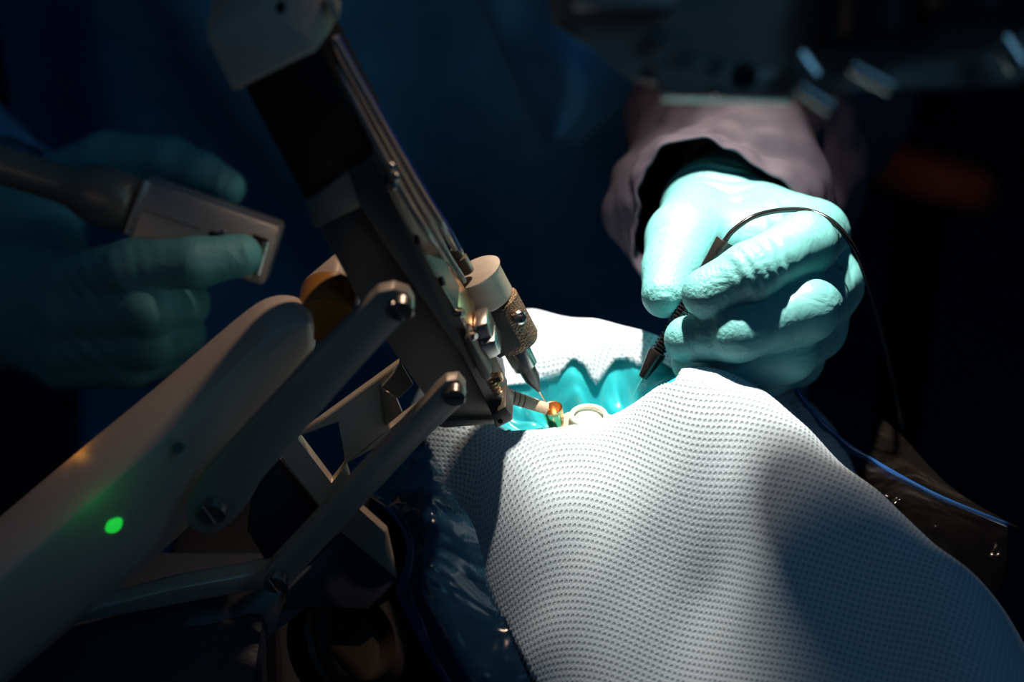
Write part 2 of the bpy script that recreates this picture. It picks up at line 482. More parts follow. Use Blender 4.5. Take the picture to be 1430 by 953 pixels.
# the cloth falls away on every side
def fall(px, py, z, off, drop):
    p = onz(px, py, z); cx.append([p.x + off[0], p.y + off[1]]); cz.append(drop)
for px, py, z in ((1070, 548, 1.022), (1130, 602, 1.015), (1230, 690, 1.004), (1320, 770, .994), (1400, 850, .983), (1450, 1000, .967)):
    fall(px, py, z, (0.014, 0.010), z - 0.030); fall(px, py, z, (0.035, 0.022), z - 0.082); fall(px, py, z, (0.06, 0.035), 0.900)
for px, py, z in ((590, 592, .995), (605, 640, .988), (640, 720, .979), (680, 820, .967), (718, 930, .955), (750, 1080, .935)):
    fall(px, py, z, (-0.020, 0.0), z - 0.040); fall(px, py, z, (-0.05, 0.0), 0.905)
for px, py, z in ((640, 460, .990), (740, 432, 1.006), (830, 445, 1.007), (915, 466, 1.004)):
    fall(px, py, z, (0, 0.025), z - 0.045); fall(px, py, z, (0, 0.055), 0.905)
for x, y, z in ((0.058, 0.045, .985), (0.09, 0.03, .97), (0.10, 0.065, .905), (-0.06, 0.03, .955), (-0.08, 0.06, .90), (-0.09, 0.0, .905)):
    cx.append([x, y]); cz.append(z)
cx = np.array(cx); cz = np.array(cz)
def drape_z(q): return tps(cx, cz, np.asarray(q, float), 2e-7)

HOLE_PX = [(700, 606, .999), (745, 601, 1.001), (800, 593, 1.002), (850, 583, 1.004), (885, 564, 1.011), (915, 542, 1.019), (948, 522, 1.026), (962, 500, 1.010), (925, 500, 1.001), (895, 503, 1.0), (881, 499, 1.0), (865, 497, 1.0), (848, 504, 1.0), (832, 514, 1.0), (819, 512, 1.0), (806, 510, 1.0), (796, 510, 1.0), (780, 515, 1.0), (752, 515, 1.0), (722, 523, .999), (703, 534, .998), (688, 565, .996), (686, 590, .997)]
HOLE = [(onz(*p).x, onz(*p).y) for p in HOLE_PX]
HOLE_S = [(v.x, v.y) for v in spline([Vector((x, y, 0)) for x, y in HOLE + HOLE[:1]], 6)[:-1]]
def inside(px, py, poly):
    c = np.zeros(px.shape, bool); n = len(poly)
    for i in range(n):
        x0, y0 = poly[i]; x1, y1 = poly[(i + 1) % n]
        c ^= ((y0 > py) != (y1 > py)) & (px < (x1 - x0) * (py - y0) / ((y1 - y0) + 1e-15) + x0)
    return c

def cloth(name, x0, x1, y0, y1, n, m, hole=None, mat_=None, zoff=0.0, cut=None):
    xs = np.linspace(x0, x1, n); ys = np.linspace(y0, y1, m)
    X, Y = np.meshgrid(xs, ys, indexing='ij'); q = np.stack([X.ravel(), Y.ravel()], 1)
    Z = np.concatenate([drape_z(c) for c in np.array_split(q, 20)]) + zoff
    # small weave-scale creases
    Z += 0.0006 * np.sin(q[:, 0] * 210 + 3 * np.sin(q[:, 1] * 60)) * np.sin(q[:, 1] * 90 + 1.3)
    Z = np.maximum(Z, 0.9015)
    V = np.stack([q[:, 0], q[:, 1], Z], 1)
    I = np.arange(n * m).reshape(n, m)
    if hole is not None:
        ins = inside(q[:, 0], q[:, 1], hole)
        # snap border vertices to the outline so that the opening has a clean edge
        H = np.array(hole); H2 = np.roll(H, -1, 0)
        near = np.where((np.abs(q[:, 0] - H[:, 0].mean()) < 0.08) & (np.abs(q[:, 1] - H[:, 1].mean()) < 0.08))[0]
        P = q[near]; AB = H2 - H
        tt = np.clip(((P[:, None] - H[None]) * AB[None]).sum(-1) / (AB ** 2).sum(-1)[None], 0, 1)
        C = H[None] + tt[..., None] * AB[None]; D = np.linalg.norm(P[:, None] - C, axis=-1); j = D.argmin(1)
        dm = D[np.arange(len(P)), j]; cp = C[np.arange(len(P)), j]
        sel = dm < 0.72 * (xs[1] - xs[0])
        V[near[sel], :2] = cp[sel]; ins[near[sel]] = False
    else: ins = np.zeros(len(q), bool)
    Q = np.stack([I[:-1, :-1], I[1:, :-1], I[1:, 1:], I[:-1, 1:]], -1).reshape(-1, 4)
    Q = Q[~ins[Q].any(1)]
    Q = Q[(V[Q, 2] > 0.9016).any(1)]
    if cut is not None:
        cy = np.array([c[1] for c in cut]); cxx = np.array([c[0] for c in cut]); od = np.argsort(cy)
        lim = np.interp(V[:, 1], cy[od], cxx[od]); Q = Q[(V[Q, 0] > lim[Q]).all(1)]
    used = np.unique(Q); mp = np.full(len(V), -1); mp[used] = np.arange(len(used))
    V2 = V[used]; Q = mp[Q]
    me = mesh_np(name, V2, Q)
    uvl = me.uv_layers.new(name='UVMap')
    # arc-length-like coordinates: stretch across the slope
    gx = np.gradient(Z.reshape(n, m), xs, axis=0); gy = np.gradient(Z.reshape(n, m), ys, axis=1)
    su = np.cumsum(np.sqrt(1 + np.minimum(gx ** 2, 4)), 0) * (xs[1] - xs[0]); sv = np.cumsum(np.sqrt(1 + np.minimum(gy ** 2, 4)), 1) * (ys[1] - ys[0])
    k0 = n // 2; su -= su[k0:k0 + 1]; k1 = m // 2; sv -= sv[:, k1:k1 + 1]
    uv = np.stack([su.ravel(), sv.ravel()], 1)[used]
    uvl.data.foreach_set('uv', uv[Q.ravel()].astype(np.float32).ravel())
    return link_mesh(name, me, mat_)
dr = cloth('surgical_drape', -0.16, 0.22, -0.30, 0.12, 420, 450, HOLE_S, M['drape'], cut=[(-0.075, 0.13), (-0.062, 0.02)] + [(p.x - 0.001, p.y) for p in (onz(566, 592, .985), onz(588, 625, .985), onz(606, 655, .985), onz(640, 730, .975), onz(662, 810, .965), onz(708, 920, .95), onz(750, 1010, .94))])
sol = dr.modifiers.new('thick', 'SOLIDIFY'); sol.thickness = 0.0006; sol.offset = -1
tag(dr, 'pale blue dotted nonwoven drape over the patient with an opening at the eye', 'drape')

# ------------------------------------------------------------------ eye site in the opening
def teal_sheet():
    n, m = 150, 120
    hx = [p[0] for p in HOLE]; hy = [p[1] for p in HOLE]
    xs = np.linspace(min(hx) - 0.006, max(hx) + 0.004, n); ys = np.linspace(min(hy) - 0.006, max(hy) + 0.006, m)
    X, Y = np.meshgrid(xs, ys, indexing='ij'); q = np.stack([X.ravel(), Y.ravel()], 1)
    Hn = np.array(HOLE_S)
    D = np.sqrt(((q[:, None] - Hn[None]) ** 2).sum(-1)).min(1); ins = inside(q[:, 0], q[:, 1], HOLE_S); D = np.where(ins, D, -D)
    base = np.concatenate([drape_z(c) for c in np.array_split(q, 8)])
    dz = np.where(D > 0, np.clip(D / 0.010, 0, 1), 0)
    a = q[:, 0] * 0.55 + q[:, 1] * 0.85; b = q[:, 0] * 0.85 - q[:, 1] * 0.5
    wv = 0.0050 * np.sin(a * 460 + 2.4 * np.sin(b * 130) + 0.8) + 0.0022 * np.sin(b * 420 + 1.7 * np.sin(a * 260) + 1) + 0.0007 * np.sin(a * 1500 + 3 * np.sin(b * 300))
    wv = np.sign(wv) * np.abs(wv / 0.004) ** 0.8 * 0.004
    far = np.clip((q[:, 1] - (-0.002)) / 0.02, 0, 1)
    Z = base - 0.0022 - 0.003 * dz + wv * (0.12 + 0.88 * dz) * (0.5 + 0.6 * far)
    Z = np.where(D < 0, np.minimum(Z, base - 0.0016), Z)
    V = np.stack([q[:, 0], q[:, 1], Z], 1); I = np.arange(n * m).reshape(n, m)
    Q = np.stack([I[:-1, :-1], I[1:, :-1], I[1:, 1:], I[:-1, 1:]], -1).reshape(-1, 4)
    Q = Q[(D[Q] > -0.006).all(1)]
    used = np.unique(Q); mp = np.full(len(V), -1); mp[used] = np.arange(len(used))
    o = link_mesh('adhesive_film', mesh_np('adhesive_film', V[used], mp[Q]), M['film_teal'])
    tag(o, 'crumpled glossy teal film lining the opening in the drape', 'film')
teal_sheet()

ey = at(820, 592, 0.722)
e = thing('eye', 'pale moist eye in the drape opening under a clear ring', 'eye', ey - Vector((0, 0, 0.012)))
bm = bmesh.new(); bmesh.ops.create_uvsphere(bm, u_segments=40, v_segments=24, radius=0.0118, matrix=Matrix.Translation(ey - Vector((0, 0, 0.0085)))); obj('eyeball', bm, M['eye'], e, smooth=180)
bm = bmesh.new()
tube(bm, [ey + Vector((math.cos(t) * 0.0098, math.sin(t) * 0.0098, -0.0032)) for t in np.linspace(0, 2 * PI, 41)], 0.0016, 10); obj('eyelid', bm, mat('lid', (0.72, 0.55, 0.42), 0.35, bump=0.2, bscale=800), e, smooth=180)
lr = at(822, 582, 0.719)
bm = bmesh.new()
tube(bm, [lr + Vector((math.cos(t) * 0.0054, math.sin(t) * 0.0054, 0.0002)) for t in np.linspace(0, 2 * PI, 49)], 0.0008, 10)
o = obj('contact_lens', bm, M['lensring'], None, smooth=180)
tag(o, 'clear rounded lens ring lying on the eye beside the small metal cup', 'lens')

# ------------------------------------------------------------------ robot
def ar(px, py, d):
    """the robot leans: the plane of its slide comes nearer towards its upper end"""
    q = ((700 - px) * 0.505 + (588 - py) * 0.863) / 614
    return at(px, py, 1.005 * d / (1 + 0.16 * q))
def ppr(pxs, d): return [ar(x, y, d) for x, y in pxs]
AX = (ar(690, 590, 0.70) - ar(380, 60, 0.70)).normalized()   # long axis of its slide, pointing down
AN = (R * 0.863 + U * 0.505); AN = (AN - AX * AN.dot(AX)).normalized()
RN = AN.cross(AX).normalized()
if RN.dot(F) < 0: RN = -RN
RN = (RN + AN * 0.40).normalized()                            # how the robot's parts recede
AN = (AN - RN * AN.dot(RN)).normalized()
base_p = ar(60, 900, 0.66); base_p.z = 0.9
rb = thing('surgical_robot', 'beige and grey linkage robot arm holding a needle instrument over the eye', 'robot', base_p)

# base cover: lofted sections
ST = [  # A top silhouette, B front upper edge, C front lower edge, dd
 ((437, 433), (438, 450), (438, 486), 0.0),
 ((424, 417), (428, 452), (424, 505), 0.0),
 ((400, 408), (408, 458), (402, 530), 0.0),
 ((371, 412), (378, 472), (362, 590), 0.0),
 ((344, 429), (346, 497), (332, 640), 0.0),
 ((272, 490), (292, 566), (300, 690), -0.004),
 ((200, 552), (220, 628), (262, 735), -0.008),
 ((100, 632), (130, 705), (190, 800), -0.014),
 ((0, 718), (30, 790), (80, 890), -0.02),
 ((-120, 815), (-80, 890), (-30, 985), -0.026),
 ((-220, 900), (-180, 975), (-130, 1070), -0.032)]
rows = []
for A, B, C, dd in ST:
    a = lambda p, q, t: (p[0] + (q[0] - p[0]) * t, p[1] + (q[1] - p[1]) * t)
    rows.append([ar(C[0] + 8, C[1] + 10, 0.735 + dd), ar(A[0] + 10, A[1] + 8, 0.735 + dd), ar(A[0], A[1], 0.716 + dd), ar(*a(A, B, .12), 0.706 + dd), ar(*a(A, B, .55), 0.689 + dd), ar(*a(A, B, .9), 0.681 + dd), ar(*B, 0.680 + dd), ar(*a(B, C, .2), 0.680 + dd),
                 ar(*a(B, C, .85), 0.688 + dd), ar(*C, 0.695 + dd), ar(C[0] + 8, C[1] + 10, 0.735 + dd)])
bm = bmesh.new(); V = [[bm.verts.new(p) for p in r[:-1]] for r in rows]
for i in range(len(V) - 1):
    n = len(V[0])
    for j in range(n): bm.faces.new((V[i][j], V[i][(j + 1) % n], V[i + 1][(j + 1) % n], V[i + 1][j]))
bm.faces.new(V[0]); bm.faces.new(V[-1][::-1])
cover = obj('base_cover', bm, M['beige'], rb, smooth=180)
ss = cover.modifiers.new('sub', 'SUBSURF'); ss.levels = ss.render_levels = 2
# green lamp set into the cover, an added point light in front makes its halo
lp = ar(152, 731, 0.6665)
bm = bmesh.new(); lathe(bm, lp + F * 0.004, -F, [(0, 0.0032), (0.0010, 0.0030), (0.0022, 0.0020), (0.003, 0.0007)], 24); obj('indicator_lamp', bm, M['led'], cover, 'small glowing green indicator lamp', smooth=180)
bm = bmesh.new(); lathe(bm, ar(250, 625, 0.672), -F, [(0, 0.0016), (0.002, 0.0016)], 16); obj('cover_screw', bm, M['screw'], cover)
def lamp(name, loc, power, color, rad):
    l = bpy.data.lights.new(name, 'POINT'); l.energy = power; l.color = color; l.shadow_soft_size = rad
    o = bpy.data.objects.new(name, l); COL.objects.link(o); o.location = loc; o.parent = cover
    o.location = Vector(loc) - rb.location; return o
lamp('green_glow', ar(138, 712, 0.654), 0.0005, (0.02, 1.0, 0.08), 0.003)

lamp('amber_streak_light', ar(100, 622, 0.698), 0.0004, (1.0, 0.42, 0.04), 0.002)  # added light imitating a refracted orange streak on the cover's edge

# link bars
def bar(name, pxs, d, th, m, bev=0.0012):
    bm = bmesh.new(); prism(bm, ppr(pxs, d), RN * th, bev); return obj(name, bm, m, rb)
ub = bar('link_bar', [(527, 409), (549, 404), (570, 411), (579, 428), (566, 446), (500, 516), (360, 672), (354, 692), (332, 722), (306, 744), (284, 747), (262, 735), (258, 712), (285, 665), (430, 508)], 0.666, 0.004, M['bar'], 0.0005)
slotted_screw('pivot_screw', ar(560, 426, 0.6662), -RN, 0.0038, 0.003, AX, ub)
slotted_screw('pivot_screw', ar(297, 709, 0.6662), -RN, 0.0042, 0.003, AX, ub)
lb = bar('link_bar', [(610, 545), (622, 533), (640, 531), (650, 543), (649, 562), (584, 623), (405, 818), (392, 826), (374, 822), (368, 806), (380, 790)], 0.669, 0.004, M['bar'], 0.0005)
slotted_screw('pivot_screw', ar(635, 547, 0.6692), -RN, 0.0034, 0.003, (AN + AX * 0.35), lb)
slotted_screw('pivot_screw', ar(386, 808, 0.6692), -RN, 0.0036, 0.003, AX, lb)
bar('rear_link', [(420, 420), (468, 380), (492, 388), (504, 408), (500, 440), (470, 470), (430, 470)], 0.715, 0.010, M['beige'])
bm = bmesh.new(); lathe(bm, ar(455, 448, 0.700), RN, [(0, 0.0085), (0.012, 0.0085)], 28); obj('bushing', bm, M['amber'], rb, 'amber bushing')
bar('lower_link', [(384, 796), (392, 812), (380, 822), (110, 872), (95, 866), (100, 856), (250, 822)], 0.685, 0.006, M['bar'])

# slide housing
bar('slide_housing', [(424, 281), (521, 214), (570, 300), (700, 560), (704, 575), (690, 588), (613, 591), (596, 556), (538, 474), (497, 411)], 0.694, 0.018, M['darkmetal'], 0.001)
bar('motor_housing', [(338, 118), (446, 62), (524, 210), (516, 224), (478, 240), (470, 252), (426, 282)], 0.690, 0.022, M['black'], 0.001)
bar('grey_plate', [(427, 281), (470, 254), (478, 242), (500, 234), (523, 213), (545, 252), (507, 288), (438, 322)], 0.6895, 0.004, M['plate'], 0.0006)
rail = bar('slide_rail', [(486, 238), (519, 222), (540, 262), (569, 318), (640, 440), (708, 570), (690, 590), (651, 497), (535, 339), (505, 290)], 0.6885, 0.012, M['rail'], 0.0008)
for px, py in ((572, 345), (607, 403), (633, 446)):
    bm = bmesh.new(); lathe(bm, ar(px + 4, py - 2, 0.688) + RN * 0.002, AN, [(0, 0.0014), (0.0018, 0.0014)], 12); obj('rail_screw', bm, M['black'], rail)
bm = bmesh.new(); prism(bm, ppr([(686, 580), (706, 568), (716, 580), (716, 588), (692, 600)], 0.684), RN * 0.010, 0.0006); eb = obj('end_block', bm, M['rail'], rb)
bm = bmesh.new(); lathe(bm, ar(699, 588, 0.6842), -RN, [(0, 0.0007), (0.0006, 0.0007)], 10); obj('end_screw', bm, M['black'], eb)
bm = bmesh.new(); prism(bm, ppr([(612, 588), (690, 586), (690, 594), (622, 596), (612, 598)], 0.692), RN * 0.016, 0.0005); obj('bottom_plate', bm, M['rail'], rb)
# carriage with lit edges between rail and clamp
bm = bmesh.new(); prism(bm, ppr([(606, 412), (616, 404), (668, 496), (684, 526), (678, 536), (650, 488)], 0.690), RN * 0.010, 0.0005); car = obj('carriage', bm, M['steel'], rb)
bm = bmesh.new(); prism(bm, ppr([(648, 476), (654, 470), (686, 524), (682, 534), (672, 528)], 0.685), RN * 0.006, 0.0004); obj('carriage_stop', bm, M['darkmetal'], car)
bm = bmesh.new(); prism(bm, ppr([(614, 404), (620, 400), (662, 462), (656, 468)], 0.692), RN * 0.012, 0.0005); obj('copper_strip', bm, M['brass'], car, 'copper coloured strip')
for px, py in ((634, 436), (652, 468), (537, 232), (543, 246), (541, 258)):
    bm = bmesh.new(); lathe(bm, ar(px, py, 0.690), (AN - RN * 0.6).normalized(), [(0, 0.0014), (0.003, 0.0014), (0.0036, 0.0009)], 12); obj('carriage_screw', bm, M['steel'], car if px > 600 else rail)
bm = bmesh.new(); prism(bm, ppr([(660, 458), (680, 452), (692, 478), (684, 490), (668, 484)], 0.692), RN * 0.008, 0.0008); obj('clamp_arm', bm, M['screw'], car)
bm = bmesh.new(); prism(bm, ppr([(668, 484), (690, 476), (700, 494), (684, 504)], 0.690), RN * 0.008, 0.0006); obj('clamp_foot', bm, M['steel'], car)
# spring and nut at the bottom of the carriage
hel = [ar(676, 516, 0.690) + AX * (0.0105 * k / 60) + (AN * math.cos(k * 0.75) + RN * math.sin(k * 0.75)) * 0.0016 for k in range(61)]
bm = bmesh.new(); tube(bm, hel, 0.0004, 6); obj('spring', bm, M['brass'], car, smooth=180)
bm = bmesh.new(); lathe(bm, ar(684, 530, 0.690), AN, [(0, 0.0018), (0.0035, 0.0018), (0.004, 0.0012)], 6); obj('adjusting_nut', bm, M['brass'], car)
# striped arm and cup
def striped():
    m, nt, b = newmat('scale_marks')
    N = nt.nodes; L = nt.links
    b.inputs['Roughness'].default_value = 0.3; b.inputs['Metallic'].default_value = 0.3
    uv = N.new('ShaderNodeUVMap'); sp = N.new('ShaderNodeSeparateXYZ'); L.new(uv.outputs[0], sp.inputs[0])
    a = N.new('ShaderNodeMath'); a.operation = 'MULTIPLY'; a.inputs[1].default_value = 2 * PI * 10; L.new(sp.outputs[0], a.inputs[0])
    s = N.new('ShaderNodeMath'); s.operation = 'SINE'; L.new(a.outputs[0], s.inputs[0])
    w1 = N.new('ShaderNodeMapRange'); w1.inputs[1].default_value = 0.45; w1.inputs[2].default_value = 0.75; L.new(s.outputs[0], w1.inputs[0])
    lim = N.new('ShaderNodeMapRange'); lim.inputs[1].default_value = 0.12; lim.inputs[2].default_value = 0.14; L.new(sp.outputs[0], lim.inputs[0])
    lim2 = N.new('ShaderNodeMapRange'); lim2.inputs[1].default_value = 0.58; lim2.inputs[2].default_value = 0.56; L.new(sp.outputs[0], lim2.inputs[0])
    p1 = N.new('ShaderNodeMath'); p1.operation = 'MULTIPLY'; L.new(w1.outputs[0], p1.inputs[0]); L.new(lim.outputs[0], p1.inputs[1])
    p2 = N.new('ShaderNodeMath'); p2.operation = 'MULTIPLY'; L.new(p1.outputs[0], p2.inputs[0]); L.new(lim2.outputs[0], p2.inputs[1])
    mx = N.new('ShaderNodeMix'); mx.data_type = 'RGBA'; mx.inputs[6].default_value = (0.75, 0.60, 0.45, 1); mx.inputs[7].default_value = (0.28, 0.17, 0.09, 1)
    L.new(p2.outputs[0], mx.inputs[0]); L.new(mx.outputs[2], b.inputs['Base Color'])
    return m
M['striped'] = striped()
pa, pb = at(694, 548, 0.708), at(763, 572, 0.7125)
dv = (pb - pa); ln = dv.length; dx_ = dv.normalized(); upv = (Vector((0, 0, 1)) - dx_ * dx_.z).normalized(); sd = dx_.cross(upv)
bm = bmesh.new(); uvl = bm.loops.layers.uv.new('UVMap')
tops = []
prof = [(-1, -0.3), (-0.95, 0.45), (-0.5, 0.95), (0.2, 1.0), (0.8, 0.5), (1, -0.3)]
rings = []
for k in range(13):
    t = k / 12; wd = 0.0030 * (1.15 - 0.45 * t); ht = 0.0019
    rings.append([bm.verts.new(pa + dx_ * ln * t + sd * (wd * a) + upv * (ht * b)) for a, b in prof])
for k in range(12):
    for j in range(len(prof)):
        f = bm.faces.new((rings[k][j], rings[k][(j + 1) % 6], rings[k + 1][(j + 1) % 6], rings[k + 1][j]))
        for lo, t in zip(f.loops, (k, k, k + 1, k + 1)): lo[uvl].uv = (t / 12, 0.5)
bm.faces.new(rings[0][::-1]); bm.faces.new(rings[-1])
sa = obj('support_arm', bm, M['striped'], rb, 'tan arm with dark scale marks', smooth=60)
cupc = at(771, 570, 0.713)
ca = (Vector((0, 0, 1)) * 0.9 - R * 0.18 - F * 0.15).normalized()
bm = bmesh.new(); lathe(bm, cupc - ca * 0.0075, ca, [(0, 0.0024), (0.002, 0.0028), (0.0072, 0.0033), (0.0075, 0.0032), (0.0074, 0.0029), (0.002, 0.0021), (0.0012, 0.0003)], 32); obj('ring_cup', bm, M['brass'], sa, 'small open metal cup', smooth=60)

# top cap
fr = ppr([(289, 54), (368, 9), (428, 55), (443, 72), (324, 129)], 0.682)
md = ppr([(286, 32), (374, -24), (452, 2), (466, 40), (332, 122)], 0.694)
bk = [p + RN * 0.030 for p in ppr([(288, 28), (378, -26), (456, 2), (468, 40), (334, 120)], 0.694)]
bm = bmesh.new(); L3 = [[bm.verts.new(p) for p in r] for r in (fr, md, bk)]
bm.faces.new(L3[0]); bm.faces.new(L3[2][::-1])
for a, b in ((0, 1), (1, 2)):
    for j in range(5): bm.faces.new((L3[a][j], L3[b][j], L3[b][(j + 1) % 5], L3[a][(j + 1) % 5]))
bmesh.ops.bevel(bm, geom=list(bm.edges), offset=0.0012, segments=2, affect='EDGES', profile=0.5)
cap = obj('end_cap', bm, M['beige'], rb)
bm = bmesh.new(); lathe(bm, ar(393, 7, 0.686), -RN, [(0, 0.0012), (0.0022, 0.0012)], 14); obj('cap_screw', bm, M['black'], cap)
bm = bmesh.new(); prism(bm, ppr([(452, 2), (464, -2), (474, 22), (468, 36)], 0.690), RN * 0.006, 0.0006); obj('cap_clip', bm, M['beige'], cap)

# support bracket of bent sheet, behind the bars
def plate(pxs, d, th=0.003, bm=None): prism(bm, ppr(pxs, d), RN * th, 0.0004, 1)
bm = bmesh.new()
plate([(558, 508), (532, 543), (545, 599), (482, 650), (474, 587), (416, 611)], 0.712, bm=bm)      # upper web
plate([(545, 599), (558, 588), (592, 562), (600, 574), (560, 606), (482, 650)], 0.712, bm=bm)
plate([(392, 640), (416, 611), (463, 678), (482, 649), (500, 712), (540, 744), (554, 810), (475, 742)], 0.712, bm=bm)  # leg
br_ = obj('support_bracket', bm, M['bracket'], rb, 'pale sheet metal bracket with triangular opening')
bm = bmesh.new(); prism(bm, [ar(531, 541, .711), ar(539, 596, .711), ar(562, 577, .703), ar(554, 558, .703)], RN * 0.001, 0.0002, 1); obj('bent_tab', bm, M['bracket'], br_)
bm = bmesh.new(); prism(bm, [ar(533, 541, .710), ar(560, 509, .710), ar(577, 538, .706), ar(556, 558, .706)], RN * 0.001, 0.0002, 1); obj('flange', bm, M['bar'], br_)
bm = bmesh.new(); prism(bm, ppr([(392, 642), (474, 742), (400, 832), (345, 742), (350, 700)], 0.716), RN * 0.003, 0.0004, 1); obj('side_shroud', bm, M['navy'], rb)
bm = bmesh.new()
prism(bm, [ar(480, 745, 0.712), ar(555, 812, 0.712), ar(515, 852, 0.700), ar(398, 848, 0.690), ar(400, 826, 0.695)], RN * 0.003, 0.0004, 1); obj('lower_shroud', bm, M['navy'], rb)
bm = bmesh.new(); lathe(bm, ar(470, 905, 0.700), (R * 0.5 - F * 0.5 + U * 0.25), [(0, 0.020), (0.010, 0.020), (0.011, 0.0185), (0.013, 0.0185), (0.013, 0.014), (0.006, 0.013)], 40); obj('adjusting_knob', bm, mat('brown_knob', (0.014, 0.009, 0.006), 0.6), rb)
bm = bmesh.new(); prism(bm, [ar(268, 838, 0.705), ar(392, 812, 0.702), ar(432, 848, 0.695), ar(330, 930, 0.685), ar(240, 900, 0.690)], RN * 0.012, 0.001); obj('motor_cover', bm, mat('smoke_cover', (0.045, 0.05, 0.06), 0.35), rb)
bm = bmesh.new(); box(bm, ar(60, 1010, 0.70), R * 0.07, Vector((0, 0.05, 0)), Vector((0, 0, 0.03)), 0.004); obj('foot', bm, M['navy'], rb)
# column under the robot, standing on the floor left of the table
col = thing('robot_stand', 'dark floor column carrying the robot arm, below the frame', 'stand', (-0.30, -0.08, 0))
bm = bmesh.new(); box(bm, (-0.30, -0.08, 0.42), (0.045, 0, 0), (0, 0.045, 0), (0, 0, 0.42), 0.006); obj('column', bm, M['darkmetal'], col)
bm = bmesh.new(); box(bm, (-0.30, -0.08, 0.02), (0.08, 0, 0), (0, 0.16, 0), (0, 0, 0.02), 0.006); obj('stand_base', bm, M['darkmetal'], col)

# ------------------------------------------------------------------ instrument in the robot's clamp
c0 = ar(664, 384, 0.697); c1 = ar(770, 578, 0.7165)
o0 = at(663, 380, 0.688); oe = at(752, 545, 0.7095)
IA = (oe - o0).normalized()
ins = thing('needle_instrument', 'beige capped instrument with knurled bronze body and fine needle clamped in the robot', 'instrument', ar(770, 579, 0.716))
S = (oe - o0).length / 188; S_ = 0.000216
IX = (R * 0.863 + U * 0.505); IX = (IX - IA * IX.dot(IA)).normalized(); IY = IA.cross(IX)
bm = bmesh.new(); lathe(bm, o0, IA, [(-3 * S, 14 * S_), (-3 * S, 30 * S_), (0, 34 * S), (4 * S, 36 * S_), (40 * S, 36 * S_), (45 * S, 33 * S_)], 40); obj('rear_cap', bm, M['beige_cap'], ins, smooth=40)
bm = bmesh.new(); lathe(bm, o0, IA, [(42 * S, 30 * S_), (50 * S, 30 * S_)], 30); obj('neck', bm, M['blackgloss'], ins)
# body: cylinder with one flat dark cheek
bm = bmesh.new(); lathe(bm, o0 + IX * 0.0016, IA, [(47 * S, 26 * S_), (49 * S, 32 * S_), (110 * S, 32 * S_), (116 * S, 29 * S_), (119 * S, 20 * S_)], 40); body = obj('knurled_body', bm, M['knurl'], ins, smooth=40)
ck = o0 + IA * (84 * S) - IX * (8 * S) - F * (20 * S)
bm = bmesh.new(); box(bm, ck, IA * (33 * S), IX * (17 * S), IY * (11 * S), 0.0008); obj('body_cheek', bm, mat('black_cheek', (0.03, 0.028, 0.027), 0.6, bump=0.5, bscale=2500), ins)
sx = o0 + IA * (84 * S) + IX * (20 * S) - F * (26 * S)
bm = bmesh.new(); lathe(bm, sx, (-F + R * 0.5), [(-0.001, 0.0022), (0.0016, 0.0022), (0.0022, 0.0016), (0.0022, 0.0008), (0.0040, 0.0008)], 16); obj('set_screw', bm, M['steel'], body)
bm = bmesh.new(); lathe(bm, o0, IA, [(117 * S, 18 * S_), (120 * S, 19 * S_), (148 * S, 18.5 * S_), (151 * S, 14 * S_)], 32); obj('steel_collar', bm, M['steel'], ins, smooth=40)
bm = bmesh.new(); lathe(bm, o0, IA, [(149 * S, 12.5 * S_), (168 * S, 11.5 * S_), (184 * S, 5 * S_), (190 * S, 2.5 * S_)], 28); obj('nose_cone', bm, mat('nose_grey', (0.10, 0.09, 0.085), 0.35, 0.6), ins, smooth=40)
bm = bmesh.new(); tube(bm, [o0 + IA * (186 * S), at(761, 560, 0.7135), at(771, 579, 0.7185)], [0.00034, 0.0003, 0.00022], 10); obj('needle', bm, M['steel'], ins)
# fittings on the cap
f1 = at(651, 376, 0.683); f2 = at(641, 392, 0.682)
for k, (p, l) in enumerate(((f1, 32), (f2, 26))):
    bm = bmesh.new(); lathe(bm, p, -IA, [(-4 * S, 9 * S), (l * 0.55 * S, 9 * S), (l * 0.6 * S, 6.5 * S), (l * 0.8 * S, 8 * S), (l * S, 6 * S)], 20); obj('tube_fitting', bm, M['fitting'], ins, smooth=40)

def hose(name, pts, r, label):
    bm = bmesh.new(); tube(bm, spline(pts, 10), r, 12)
    o = obj(name, bm, M['tubing'], None, smooth=180); tag(o, label, 'tube', 'clear tubes along the robot slide'); return o
e1 = f1 - IA * (29 * S); e2 = f2 - IA * (23 * S)
hose('clear_tube', [e1, ar(620, 320, 0.690), ar(582, 258, 0.692), ar(540, 185, 0.694), ar(495, 105, 0.696), ar(466, 52, 0.700)], 0.0010, 'outermost clear plastic tube, running from the taller fitting up to the beige end cap')
hose('clear_tube', [e2, ar(600, 330, 0.687), ar(562, 270, 0.688), ar(520, 190, 0.690), ar(480, 115, 0.694), ar(452, 66, 0.700)], 0.0010, 'inner clear plastic tube, running from the shorter fitting close against the rail')
hose('clear_tube', [ar(648, 392, 0.696), ar(612, 335, 0.694), ar(574, 268, 0.694), ar(531, 190, 0.696), ar(488, 112, 0.698), ar(460, 60, 0.702)], 0.0008, 'thin middle clear tube between the two thicker tubes on the slide')
bm = bmesh.new(); tube(bm, spline([ar(643, 350, 0.694), ar(626, 318, 0.694), ar(588, 256, 0.697), ar(546, 183, 0.699), ar(500, 103, 0.701), ar(472, 50, 0.704)], 10), 0.0005, 8)
tag(obj('blue_cable', bm, mat('blue_cable', (0.02, 0.06, 0.45), 0.3), None, smooth=180), 'thin blue cable behind the clear tubes on the outer side of the slide', 'cable')

# ------------------------------------------------------------------ surgeon
per = thing('person', 'surgeon in dark blue gown and teal gloves holding metal handle and black probe', 'person', (-0.06, 0.50, 0))

